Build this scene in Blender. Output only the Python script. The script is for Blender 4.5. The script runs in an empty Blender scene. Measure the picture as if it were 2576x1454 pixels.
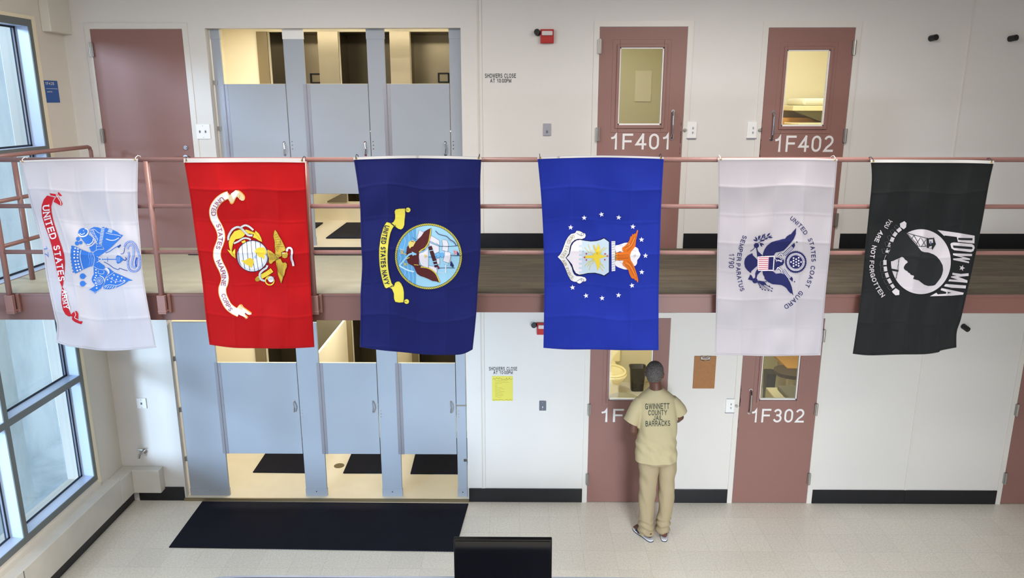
# tunable light levels
SKY = 2.0
LAMPS = [(-1.8, -2.3, 70), (1.9, -2.3, 66), (-2.6, -4.6, 78), (1.8, -4.6, 88), (-2.6, -6.9, 55), (1.8, -6.9, 58)]
FILL_PANELS = [(2.1, 98)]
SUN_E = 5.4; SUN_D = (.27, .475, -.06); EXPO = 0.0
import bpy, bmesh, math, random
from mathutils import Vector, Matrix, noise
from mathutils.geometry import tessellate_polygon
from mathutils.bvhtree import BVHTree
random.seed(7)
scn = bpy.context.scene
COL = scn.collection
PI = math.pi

# ------------------------------------------------------------------ camera
F = 1908.236; TH = .2439112; YAW = .01080755; ROLL = -.00090452; D = 7.41; CZ = 4.215
ORG = Vector((0, -D, CZ))
def ray(px, py):
    u = (px-1288)/F; v = -(py-727)/F
    c, s = math.cos(ROLL), math.sin(ROLL); u, v = c*u-s*v, s*u+c*v
    dy = math.cos(TH)+v*math.sin(TH); dz = -math.sin(TH)+v*math.cos(TH); dx = u
    c, s = math.cos(YAW), math.sin(YAW)
    return Vector((c*dx-s*dy, s*dx+c*dy, dz))
def onY(px, py, y=0.0):
    d = ray(px, py); return ORG+d*((y+D)/d.y)
def onZ(px, py, z=0.0):
    d = ray(px, py); return ORG+d*((z-CZ)/d.z)
def onX(px, py, x):
    d = ray(px, py); return ORG+d*(x/d.x)

cam_d = bpy.data.cameras.new('camera'); cam = bpy.data.objects.new('camera', cam_d); COL.objects.link(cam)
cam_d.sensor_width = 36; cam_d.lens = 36*F/2576; cam_d.clip_end = 100; cam_d.clip_start = .05
fw = ray(1288, 727).normalized(); rt = (ray(1300, 727)-ray(1288, 727)).normalized(); up = rt.cross(fw)
cam.matrix_world = Matrix(((rt.x, up.x, -fw.x, ORG.x), (rt.y, up.y, -fw.y, ORG.y), (rt.z, up.z, -fw.z, ORG.z), (0, 0, 0, 1)))
scn.camera = cam

# ------------------------------------------------------------------ materials
def lin(c):
    r = []
    for v in c[:3]:
        v = v/255.
        r.append(v/12.92 if v <= .04045 else ((v+.055)/1.055)**2.4)
    return (*r, 1.0)
def mat(name, col, rough=.6, metal=0, spec=.5, emit=None, estr=0, trans=0, bump=0, bscale=200, var=0, vscale=3, coat=0):
    m = bpy.data.materials.new(name); m.use_nodes = True
    nt = m.node_tree; b = nt.nodes['Principled BSDF']
    b.inputs['Base Color'].default_value = lin(col); b.inputs['Roughness'].default_value = rough
    b.inputs['Metallic'].default_value = metal; b.inputs['Specular IOR Level'].default_value = spec
    if coat: b.inputs['Coat Weight'].default_value = coat; b.inputs['Coat Roughness'].default_value = .15
    if emit: b.inputs['Emission Color'].default_value = lin(emit); b.inputs['Emission Strength'].default_value = estr
    tc = nt.nodes.new('ShaderNodeTexCoord')
    if var:
        n = nt.nodes.new('ShaderNodeTexNoise'); n.inputs['Scale'].default_value = vscale; n.inputs['Detail'].default_value = 6
        nt.links.new(tc.outputs['Object'], n.inputs['Vector'])
        mx = nt.nodes.new('ShaderNodeMix'); mx.data_type = 'RGBA'
        a = [max(0, v*(1-var)) for v in col]; c = [min(255, v*(1+var)) for v in col]
        mx.inputs[6].default_value = lin(a); mx.inputs[7].default_value = lin(c)
        nt.links.new(n.outputs['Fac'], mx.inputs[0]); nt.links.new(mx.outputs[2], b.inputs['Base Color'])
    if bump:
        n = nt.nodes.new('ShaderNodeTexNoise'); n.inputs['Scale'].default_value = bscale; n.inputs['Detail'].default_value = 3
        nt.links.new(tc.outputs['Object'], n.inputs['Vector'])
        bp = nt.nodes.new('ShaderNodeBump'); bp.inputs['Strength'].default_value = bump; bp.inputs['Distance'].default_value = .003
        nt.links.new(n.outputs['Fac'], bp.inputs['Height']); nt.links.new(bp.outputs['Normal'], b.inputs['Normal'])
    if trans:
        t = nt.nodes.new('ShaderNodeBsdfTranslucent'); t.inputs['Color'].default_value = lin(col)
        ms = nt.nodes.new('ShaderNodeMixShader'); ms.inputs[0].default_value = trans
        out = nt.nodes['Material Output']
        nt.links.new(b.outputs[0], ms.inputs[1]); nt.links.new(t.outputs[0], ms.inputs[2]); nt.links.new(ms.outputs[0], out.inputs[0])
    return m
M = {}
M['wall'] = mat('wall_paint', (219, 216, 213), .55, bump=.15, bscale=160, var=.012, vscale=1.5)
M['wallbeige'] = mat('beige_wall_paint', (222, 217, 207), .55, bump=.15, bscale=160)
M['frame'] = mat('door_frame_paint', (219, 215, 210), .4)
M['cream'] = mat('cream_wall_paint', (240, 230, 202), .5, bump=.1)
M['creamfloor'] = mat('cream_epoxy_floor', (228, 219, 198), .35, var=.03, vscale=6)
M['door'] = mat('mauve_door_paint', (140, 101, 94), .5, bump=.05, bscale=300)
M['rail'] = mat('mauve_rail_paint', (138, 100, 94), .38, coat=.15)
M['fascia'] = mat('mauve_fascia_paint', (113, 77, 70), .4)
M['black'] = mat('black_vinyl_base', (16, 18, 24), .38, var=.3, vscale=9)
M['stall'] = mat('blue_grey_stall_paint', (163, 171, 183), .5, var=.02, vscale=2)
M['steel'] = mat('brushed_steel', (170, 168, 165), .35, metal=.9)
M['chrome'] = mat('chrome', (200, 200, 205), .15, metal=1)
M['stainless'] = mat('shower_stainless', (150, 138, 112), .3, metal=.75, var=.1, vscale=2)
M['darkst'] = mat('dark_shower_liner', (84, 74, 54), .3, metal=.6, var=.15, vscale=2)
M['white'] = mat('white_plastic', (236, 236, 236), .4)
M['whitetx'] = mat('white_lettering', (228, 226, 226), .6)
M['ink'] = mat('black_stencil_ink', (48, 52, 64), .7)
M['greyplate'] = mat('grey_switch_plate', (96, 102, 116), .5)
M['lilacplate'] = mat('steel_switch_plate', (160, 160, 172), .4)
M['red'] = mat('red_alarm_plastic', (178, 24, 24), .35)
M['lens'] = mat('clear_strobe_lens', (215, 205, 205), .15)
M['rubber'] = mat('black_rubber', (18, 19, 22), .5)
M['alu'] = mat('grey_window_aluminium', (112, 120, 122), .45, metal=.2)
M['alulight'] = mat('pale_anodised_aluminium', (196, 212, 238), .4, metal=.1)  # sky light on the window reveals is put into this pale blue colour
M['gasket'] = mat('dark_gasket', (34, 44, 56), .6)
M['heater'] = mat('heater_cover_paint', (206, 203, 195), .45, var=.05, vscale=5)
M['tv'] = mat('tv_black', (6, 6, 9), .18)
M['tvscreen'] = mat('tv_screen', (4, 4, 6), .08)
M['tabletop'] = mat('dark_blue_laminate', (66, 72, 96), .35, var=.06, vscale=30)
M['tableedge'] = mat('table_edge_metal', (170, 180, 200), .3, metal=.5)
M['yellow'] = mat('yellow_paper', (222, 212, 92), .7)
M['yink'] = mat('paper_ink', (150, 142, 60), .8)
M['hardboard'] = mat('brown_hardboard', (156, 104, 54), .5, var=.08, vscale=40)
M['porcelain'] = mat('toilet_porcelain', (240, 228, 180), .15)
M['bin'] = mat('black_bin_plastic', (26, 26, 22), .4)
M['wood'] = mat('yellow_wood_top', (206, 150, 66), .4, var=.08, vscale=8)
M['mattress'] = mat('grey_green_vinyl', (118, 112, 84), .5)
M['sheet'] = mat('white_sheet', (236, 232, 210), .8)
M['brass'] = mat('brass_grommet', (180, 150, 80), .3, metal=1)
M['signblue'] = mat('blue_sign_plastic', (24, 84, 160), .4)
M['concdeck'] = mat('pale_concrete_walkway', (192, 188, 166), .6, var=.07, vscale=5, bump=.1)
M['drain'] = mat('brass_drain', (150, 138, 110), .4, metal=.7)
M['lighthousing'] = mat('light_housing', (230, 230, 230), .5)

def nodes(m):
    nt = m.node_tree; return nt, nt.nodes['Principled BSDF'], nt.nodes.new('ShaderNodeTexCoord')
# terrazzo-look vinyl floor
m = mat('speckled_vinyl_tile', (200, 192, 176), .28); nt, b, tc = nodes(m); M['vct'] = m
v1 = nt.nodes.new('ShaderNodeTexNoise'); v1.inputs['Scale'].default_value = 55; v1.inputs['Detail'].default_value = 5; v1.inputs['Roughness'].default_value = .7
cr = nt.nodes.new('ShaderNodeValToRGB'); cr.color_ramp.elements[0].position = .32; cr.color_ramp.elements[0].color = lin((218, 211, 197))
cr.color_ramp.elements[1].position = .62; cr.color_ramp.elements[1].color = lin((240, 235, 224))
nt.links.new(tc.outputs['Object'], v1.inputs['Vector']); nt.links.new(v1.outputs['Fac'], cr.inputs[0])
br = nt.nodes.new('ShaderNodeTexBrick'); br.offset = 0; br.inputs['Scale'].default_value = 1
br.inputs['Brick Width'].default_value = .305; br.inputs['Row Height'].default_value = .305; br.inputs['Mortar Size'].default_value = .0012
br.inputs['Color1'].default_value = (1, 1, 1, 1); br.inputs['Color2'].default_value = (.94, .94, .94, 1); br.inputs['Mortar'].default_value = (.72, .72, .7, 1)
nt.links.new(tc.outputs['Object'], br.inputs['Vector'])
mx = nt.nodes.new('ShaderNodeMix'); mx.data_type = 'RGBA'; mx.blend_type = 'MULTIPLY'; mx.inputs[0].default_value = 1
nt.links.new(cr.outputs[0], mx.inputs[6]); nt.links.new(br.outputs['Color'], mx.inputs[7]); nt.links.new(mx.outputs[2], b.inputs['Base Color'])
# woven carpet plank
m = mat('brown_woven_carpet', (98, 88, 74), .95, spec=.1); nt, b, tc = nodes(m); M['carpet'] = m
br = nt.nodes.new('ShaderNodeTexBrick'); br.inputs['Scale'].default_value = 1; br.offset = .5
br.inputs['Brick Width'].default_value = 1.1; br.inputs['Row Height'].default_value = .24; br.inputs['Mortar Size'].default_value = .001
br.inputs['Color1'].default_value = lin((108, 93, 70)); br.inputs['Color2'].default_value = lin((84, 80, 70)); br.inputs['Mortar'].default_value = lin((80, 74, 66))
nt.links.new(tc.outputs['Object'], br.inputs['Vector'])
mp = nt.nodes.new('ShaderNodeMapping'); mp.inputs['Scale'].default_value = (2.2, 14, 1); nt.links.new(tc.outputs['Object'], mp.inputs['Vector'])
n1 = nt.nodes.new('ShaderNodeTexNoise'); n1.inputs['Scale'].default_value = 1.2; n1.inputs['Detail'].default_value = 5; nt.links.new(mp.outputs[0], n1.inputs['Vector'])
cr = nt.nodes.new('ShaderNodeValToRGB'); cr.color_ramp.elements[0].position = .35; cr.color_ramp.elements[0].color = lin((84, 68, 56)); cr.color_ramp.elements[1].position = .65; cr.color_ramp.elements[1].color = lin((102, 94, 72))
nt.links.new(n1.outputs['Fac'], cr.inputs[0])
mx = nt.nodes.new('ShaderNodeMix'); mx.data_type = 'RGBA'; mx.inputs[0].default_value = .6
nt.links.new(br.outputs['Color'], mx.inputs[6]); nt.links.new(cr.outputs[0], mx.inputs[7])
n2 = nt.nodes.new('ShaderNodeTexNoise'); n2.inputs['Scale'].default_value = 160; nt.links.new(tc.outputs['Object'], n2.inputs['Vector'])
mx2 = nt.nodes.new('ShaderNodeMix'); mx2.data_type = 'RGBA'; mx2.blend_type = 'OVERLAY'; mx2.inputs[0].default_value = .5
nt.links.new(mx.outputs[2], mx2.inputs[6]); nt.links.new(n2.outputs['Color'], mx2.inputs[7])
hs = nt.nodes.new('ShaderNodeHueSaturation'); hs.inputs['Saturation'].default_value = .7; nt.links.new(mx2.outputs[2], hs.inputs['Color'])
nt.links.new(hs.outputs[0], b.inputs['Base Color'])
# studded rubber mat
m = mat('studded_rubber_mat', (24, 26, 34), .7, spec=.15); nt, b, tc = nodes(m); M['mat'] = m
vo = nt.nodes.new('ShaderNodeTexVoronoi'); vo.inputs['Scale'].default_value = 38; vo.inputs['Randomness'].default_value = 0; nt.links.new(tc.outputs['Object'], vo.inputs['Vector'])
cr = nt.nodes.new('ShaderNodeValToRGB'); cr.color_ramp.elements[0].position = .2; cr.color_ramp.elements[0].color = lin((86, 90, 108)); cr.color_ramp.elements[1].position = .34; cr.color_ramp.elements[1].color = lin((22, 24, 36))
nt.links.new(vo.outputs['Distance'], cr.inputs[0]); nt.links.new(cr.outputs[0], b.inputs['Base Color'])
bp = nt.nodes.new('ShaderNodeBump'); bp.inputs['Strength'].default_value = .5; bp.inputs['Distance'].default_value = .004; bp.invert = True
nt.links.new(vo.outputs['Distance'], bp.inputs['Height']); nt.links.new(bp.outputs[0], b.inputs['Normal'])
# exterior concrete
m = mat('exterior_concrete', (198, 208, 214), .8); nt, b, tc = nodes(m); M['conc'] = m
mp = nt.nodes.new('ShaderNodeMapping'); mp.inputs['Scale'].default_value = (1, 1, .45); nt.links.new(tc.outputs['Object'], mp.inputs['Vector'])
n1 = nt.nodes.new('ShaderNodeTexNoise'); n1.inputs['Scale'].default_value = 1.6; n1.inputs['Detail'].default_value = 9; n1.inputs['Roughness'].default_value = .65; nt.links.new(mp.outputs[0], n1.inputs['Vector'])
cr = nt.nodes.new('ShaderNodeValToRGB'); cr.color_ramp.elements[0].position = .3; cr.color_ramp.elements[0].color = lin((172, 186, 196)); cr.color_ramp.elements[1].position = .6; cr.color_ramp.elements[1].color = lin((214, 222, 226))
nt.links.new(n1.outputs['Fac'], cr.inputs[0]); nt.links.new(cr.outputs[0], b.inputs['Base Color'])
# glass: thin pane
m = bpy.data.materials.new('window_glass'); m.use_nodes = True; nt = m.node_tree; nt.nodes.clear(); M['glass'] = m
o_ = nt.nodes.new('ShaderNodeOutputMaterial'); tr = nt.nodes.new('ShaderNodeBsdfTransparent'); tr.inputs[0].default_value = (.93, .96, .97, 1)
gl = nt.nodes.new('ShaderNodeBsdfGlossy'); gl.inputs['Roughness'].default_value = .03; ms = nt.nodes.new('ShaderNodeMixShader'); ms.inputs[0].default_value = .06
nt.links.new(tr.outputs[0], ms.inputs[1]); nt.links.new(gl.outputs[0], ms.inputs[2]); nt.links.new(ms.outputs[0], o_.inputs[0])

# ------------------------------------------------------------------ mesh helpers
def box(bm, x0, x1, y0, y1, z0, z1):
    if x0 > x1: x0, x1 = x1, x0
    if y0 > y1: y0, y1 = y1, y0
    if z0 > z1: z0, z1 = z1, z0
    v = [bm.verts.new(p) for p in ((x0, y0, z0), (x1, y0, z0), (x1, y1, z0), (x0, y1, z0), (x0, y0, z1), (x1, y0, z1), (x1, y1, z1), (x0, y1, z1))]
    for f in ((3, 2, 1, 0), (4, 5, 6, 7), (0, 1, 5, 4), (1, 2, 6, 5), (2, 3, 7, 6), (3, 0, 4, 7)): bm.faces.new([v[i] for i in f])
def tube(bm, pts, r, n=12, cap=True, flat=1.0):
    pts = [Vector(p) for p in pts]; rs = r if isinstance(r, (list, tuple)) else [r]*len(pts)
    rings = []; prev = None
    for i, p in enumerate(pts):
        t = (pts[min(i+1, len(pts)-1)]-pts[max(i-1, 0)]).normalized()
        if prev is None:
            a = Vector((0, 0, 1)) if abs(t.z) < .9 else Vector((1, 0, 0)); u = t.cross(a).normalized()
        else:
            u = (prev-t*prev.dot(t)).normalized()
        prev = u; w = t.cross(u)
        rings.append([bm.verts.new(p+(u*math.cos(k*2*PI/n)+w*math.sin(k*2*PI/n)*flat)*rs[i]) for k in range(n)])
    for a, b in zip(rings, rings[1:]):
        for k in range(n): bm.faces.new((a[k], a[(k+1) % n], b[(k+1) % n], b[k]))
    if cap: bm.faces.new(rings[0][::-1]); bm.faces.new(rings[-1])
def loft(bm, rings, n=28):
    # rings: (cx, cy, z, rx, ry, power)
    R = []
    for (cx, cy, z, rx, ry, pw) in rings:
        r = []
        for k in range(n):
            a = k*2*PI/n; c, s = math.cos(a), math.sin(a)
            r.append(bm.verts.new((cx+rx*math.copysign(abs(c)**(2/pw), c), cy+ry*math.copysign(abs(s)**(2/pw), s), z)))
        R.append(r)
    for a, b in zip(R, R[1:]):
        for k in range(n): bm.faces.new((a[k], a[(k+1) % n], b[(k+1) % n], b[k]))
    bm.faces.new(R[0][::-1]); bm.faces.new(R[-1])
def cells_wall(bm, axis, a0, a1, z0, z1, t0, t1, holes):
    A = sorted({a0, a1, *[min(max(h[0], a0), a1) for h in holes], *[min(max(h[1], a0), a1) for h in holes]})
    Z = sorted({z0, z1, *[min(max(h[2], z0), z1) for h in holes], *[min(max(h[3], z0), z1) for h in holes]})
    for i in range(len(A)-1):
        run = None
        for j in range(len(Z)-1):
            ca, cz = (A[i]+A[i+1])/2, (Z[j]+Z[j+1])/2
            if any(h[0] < ca < h[1] and h[2] < cz < h[3] for h in holes): continue
            if axis == 'x': box(bm, A[i], A[i+1], t0, t1, Z[j], Z[j+1])
            elif axis == 'y': box(bm, t0, t1, A[i], A[i+1], Z[j], Z[j+1])
            else: box(bm, A[i], A[i+1], Z[j], Z[j+1], t0, t1)
def obj(name, bm, m, parent=None, bevel=0, smooth=False, mats=None):
    me = bpy.data.meshes.new(name)
    bmesh.ops.remove_doubles(bm, verts=bm.verts, dist=1e-6) if smooth else None
    bmesh.ops.recalc_face_normals(bm, faces=bm.faces)
    if smooth:
        for f in bm.faces: f.smooth = True
    bm.to_mesh(me); bm.free()
    for mm in (mats or [m]): me.materials.append(mm)
    o = bpy.data.objects.new(name, me); COL.objects.link(o)
    if parent is not None: setparent(o, parent)
    if bevel:
        bv = o.modifiers.new('bevel', 'BEVEL'); bv.width = bevel; bv.segments = 2; bv.limit_method = 'ANGLE'
    if smooth and not bevel: pass
    return o
def setparent(o, p):
    o.parent = p
    q = p; loc = Vector((0, 0, 0))
    while q is not None and q.type == 'EMPTY': loc += q.location; q = q.parent
    # parents are unrotated empties or meshes whose origin is the world origin
    if p.type == 'EMPTY': o.matrix_parent_inverse = Matrix.Translation(-loc)
    else: o.matrix_parent_inverse = Matrix.Identity(4) if p.parent is None else (Matrix.Identity(4))
def tag(o, label=None, cat=None, group=None, kind=None):
    if label: o['label'] = label
    if cat: o['category'] = cat
    if group: o['group'] = group
    if kind: o['kind'] = kind
    return o
def empty(name, loc, label=None, cat=None, group=None, kind=None):
    o = bpy.data.objects.new(name, None); COL.objects.link(o); o.location = loc; o.empty_display_size = .1
    return tag(o, label, cat, group, kind)
class B:
    """one mesh collector"""
    def __init__(s): s.bm = bmesh.new()
    def box(s, *a): box(s.bm, *a); return s
    def tube(s, *a, **k): tube(s.bm, *a, **k); return s
    def loft(s, *a, **k): loft(s.bm, *a, **k); return s
    def build(s, name, m, parent=None, **k): return obj(name, s.bm, m, parent, **k)
def struct(o): o['kind'] = 'structure'; return o

# ------------------------------------------------------------------ 2D outline -> mesh mapped to a surface
def _arc(cx, cy, rx, ry, a0, a1, n=9):
    return [(cx+rx*math.cos(math.radians(a0+(a1-a0)*k/n)), cy+ry*math.sin(math.radians(a0+(a1-a0)*k/n))) for k in range(n+1)]
def glyph(c):
    """centre-line strokes of a plain sans letter; width first, cap height 1"""
    A = _arc
    def rr(x0, x1, y0, y1, r, a0=0, a1=360):   # rounded oval outline
        return A(x1-r, y1-r, r, r, 0, 90, 5)+A(x0+r, y1-r, r, r, 90, 180, 5)+A(x0+r, y0+r, r, r, 180, 270, 5)+A(x1-r, y0+r, r, r, 270, 360, 5)+[(x1, y1-r)]
    G = {
     'A': (.70, [[(0, 0), (.35, 1), (.70, 0)], [(.12, .34), (.58, .34)]]), 'B': (.62, [[(0, 0), (0, 1)], [(0, 1), (.34, 1)]+A(.34, .77, .22, .23, 90, -90)+[(0, .54)], [(0, .54), (.36, .54)]+A(.36, .27, .26, .27, 90, -90)+[(0, 0)]]),
     'C': (.68, [A(.35, .68, .33, .32, 15, 180)+[(.02, .34)]+A(.35, .32, .33, .32, 180, 345)]), 'D': (.66, [[(0, 0), (0, 1), (.28, 1)]+A(.30, .64, .36, .36, 90, 0)+A(.30, .36, .36, .36, 0, -90)+[(0, 0)]]),
     'E': (.56, [[(.56, 1), (0, 1), (0, 0), (.56, 0)], [(0, .53), (.5, .53)]]), 'F': (.54, [[(.54, 1), (0, 1), (0, 0)], [(0, .52), (.46, .52)]]),
     'G': (.72, [A(.36, .68, .34, .32, 20, 180)+[(.02, .34)]+A(.36, .34, .34, .34, 180, 330)+[(.70, .48), (.40, .48)], [(.70, .48), (.70, 0)]]), 'H': (.64, [[(0, 0), (0, 1)], [(.64, 0), (.64, 1)], [(0, .53), (.64, .53)]]),
     'I': (.0, [[(0, 0), (0, 1)]]), 'J': (.46, [[(.46, 1), (.46, .26)]+A(.23, .24, .23, .24, 0, -180)+[(0, .32)]]), 'K': (.62, [[(0, 0), (0, 1)], [(.60, 1), (0, .38)], [(.20, .58), (.62, 0)]]),
     'L': (.50, [[(0, 1), (0, 0), (.50, 0)]]), 'M': (.76, [[(0, 0), (0, 1), (.38, .08), (.76, 1), (.76, 0)]]), 'N': (.64, [[(0, 0), (0, 1), (.64, 0), (.64, 1)]]),
     'O': (.72, [A(.36, .64, .36, .36, 0, 180)+A(.36, .36, .36, .36, 180, 360)+[(.72, .64)]]), 'P': (.58, [[(0, 0), (0, 1), (.32, 1)]+A(.32, .735, .26, .265, 90, -90)+[(0, .47)]]),
     'R': (.62, [[(0, 0), (0, 1), (.34, 1)]+A(.34, .75, .25, .25, 90, -90)+[(0, .5)], [(.36, .5), (.54, .38), (.58, .1), (.62, 0)]]), 'S': (.60, [A(.30, .76, .27, .24, 15, 180)[:-2]+[(.04, .72), (.12, .58), (.32, .51), (.52, .42), (.585, .28)]+A(.30, .26, .285, .26, 0, -165)]),
     'T': (.60, [[(0, 1), (.60, 1)], [(.30, 1), (.30, 0)]]), 'U': (.64, [[(0, 1), (0, .32)]+A(.32, .32, .32, .32, 180, 360)+[(.64, 1)]]), 'V': (.66, [[(0, 1), (.33, 0), (.66, 1)]]),
     'W': (.96, [[(0, 1), (.24, 0), (.48, 1), (.72, 0), (.96, 1)]]), 'Y': (.66, [[(0, 1), (.33, .44), (.66, 1)], [(.33, .44), (.33, 0)]]),
     '0': (.50, [A(.25, .68, .25, .32, 0, 180)+A(.25, .32, .25, .32, 180, 360)+[(.50, .68)]]), '1': (.50, [[(.08, .76), (.22, .80), (.32, 1), (.32, 0)]]), '2': (.52, [A(.26, .73, .24, .27, 165, 0)[:]+[(.49, .62), (.40, .46), (.16, .24), (.02, 0), (.52, 0)]]),
     '3': (.52, [A(.25, .76, .22, .24, 165, -70)+[(.22, .54)], [(.22, .54)]+A(.25, .27, .25, .27, 70, -165)]), '4': (.56, [[(.40, 1), (0, .30), (.56, .30)], [(.40, 0), (.40, 1)]]), '5': (.52, [[(.46, 1), (.10, 1), (.05, .52)]+A(.26, .31, .25, .31, 135, -160)]),
     '7': (.50, [[(0, 1), (.50, 1), (.24, .5), (.14, 0)]]), '9': (.50, [A(.25, .67, .25, .33, 0, 360), [(.50, .67), (.46, .28)]+A(.24, .26, .22, .26, 0, -150)]),
     ':': (.0, [[(0, .02), (0, .12)], [(0, .50), (0, .60)]]), '.': (.0, [[(0, 0), (0, .1)]])}
    return G[c]
def text_mesh(s, th=.13, spacing=1.0, serif=False, wid=1.0):
    V = []; Fc = []; x = 0; gap = .17*spacing+th
    def quad_strip(p):
        n = len(p); L = []; R = []
        for i in range(n):
            a = p[max(i-1, 0)]; c = p[min(i+1, n-1)]; b_ = p[i]
            d1 = (b_[0]-a[0], b_[1]-a[1]); d2 = (c[0]-b_[0], c[1]-b_[1])
            l1 = math.hypot(*d1); l2 = math.hypot(*d2)
            if l1 < 1e-6: d1, l1 = d2, l2
            if l2 < 1e-6: d2, l2 = d1, l1
            n1 = (-d1[1]/l1, d1[0]/l1); n2 = (-d2[1]/l2, d2[0]/l2)
            mx_, my_ = n1[0]+n2[0], n1[1]+n2[1]; ml = math.hypot(mx_, my_) or 1
            k = 1/max(.38, (ml/2)); mx_, my_ = mx_/ml*k, my_/ml*k
            L.append((b_[0]+mx_*th/2, b_[1]+my_*th/2)); R.append((b_[0]-mx_*th/2, b_[1]-my_*th/2))
        base = len(V); V.extend(L+R)
        for i in range(n-1): Fc.append((base+i, base+i+1, base+n+i+1, base+n+i))
    for c in s:
        if c == ' ': x += .42+gap*.5; continue
        w, st = glyph(c); w *= wid
        for q in st:
            p = [(x+th/2+a*wid, th/2+b_*(1-th)) for a, b_ in q]
            # extend ends of straight stems to the full height
            p2 = [p[0]]
            for u in p[1:]:
                if math.hypot(u[0]-p2[-1][0], u[1]-p2[-1][1]) > 1e-5: p2.append(u)
            for e_, f_ in ((0, 1), (-1, -2)):
                dx, dy = p2[e_][0]-p2[f_][0], p2[e_][1]-p2[f_][1]; l = math.hypot(dx, dy)
                if min(abs(p2[e_][1]-th/2), abs(p2[e_][1]-1+th/2)) < .01 and abs(dy) > abs(dx)*.8:
                    p2[e_] = (p2[e_][0]+dx/l*th/2, p2[e_][1]+dy/l*th/2)
                    if serif: 
                        yy = th*.25 if p2[e_][1] < .5 else 1-th*.25; base = len(V)
                        V.extend([(p2[e_][0]-th*.95, yy-th*.25), (p2[e_][0]+th*.95, yy-th*.25), (p2[e_][0]+th*.95, yy+th*.25), (p2[e_][0]-th*.95, yy+th*.25)]); Fc.append((base, base+1, base+2, base+3))
                elif abs(dx) > abs(dy): p2[e_] = (p2[e_][0]+dx/l*th/2, p2[e_][1]+dy/l*th/2)
            quad_strip(p2)
        x += w+gap
    xs = [v[0] for v in V]; x0, x1 = min(xs), max(xs)
    return [((a-x0)/(x1-x0), b_) for a, b_ in V], Fc
def add_mesh(bm, vs, fs, f):
    bv = [bm.verts.new(f(x, y)) for x, y in vs]
    for fa in fs:
        try: bm.faces.new([bv[i] for i in fa])
        except ValueError: pass
def wall_text(name, s, m, parent, x0, x1, z0, z1, y, bold=.13, th=.002, spacing=1.0):
    vs, fs = text_mesh(s, bold, spacing); bm = bmesh.new()
    add_mesh(bm, vs, fs, lambda a, b: (x0+(x1-x0)*a, y, z0+(z1-z0)*b))
    # every stroke is a hair thicker than the one before, so crossing strokes never share a plane
    seen = set(); k = 0
    for f in bm.faces:
        if f in seen: continue
        st = [f]; comp = []
        while st:
            g = st.pop()
            if g in seen: continue
            seen.add(g); comp.append(g)
            for e in g.edges: st += [h for h in e.link_faces if h not in seen]
        for v in {v for g in comp for v in g.verts}: v.co.y -= (k % 4)*.00018
        k += 1
    r = bmesh.ops.extrude_face_region(bm, geom=bm.faces[:])
    for v in [g for g in r['geom'] if isinstance(g, bmesh.types.BMVert)]: v.co.y -= th
    return obj(name, bm, m, parent)
def path_eval(pts, t):
    L = [0]
    for a, b in zip(pts, pts[1:]): L.append(L[-1]+math.hypot(b[0]-a[0], b[1]-a[1]))
    s = min(max(t, 0), 1)*L[-1]
    for i in range(len(pts)-1):
        if s <= L[i+1]+1e-9 or i == len(pts)-2:
            k = (s-L[i])/max(L[i+1]-L[i], 1e-9)
            a, b = pts[i], pts[i+1]
            return (a[0]+(b[0]-a[0])*k, a[1]+(b[1]-a[1])*k)
def smooth_path(pts, sub=8, closed=False):
    # catmull-rom
    out = []; n = len(pts)
    for i in range(n if closed else n-1):
        g = lambda j: pts[j % n] if closed else pts[min(max(j, 0), n-1)]
        p0, p1, p2, p3 = g(i-1), g(i), g(i+1), g(i+2)
        for k in range(sub):
            t = k/sub
            out.append(tuple(.5*((2*p1[d])+(-p0[d]+p2[d])*t+(2*p0[d]-5*p1[d]+4*p2[d]-p3[d])*t*t+(-p0[d]+3*p1[d]-3*p2[d]+p3[d])*t**3) for d in (0, 1)))
    if not closed: out.append(pts[-1])
    return out

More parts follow.
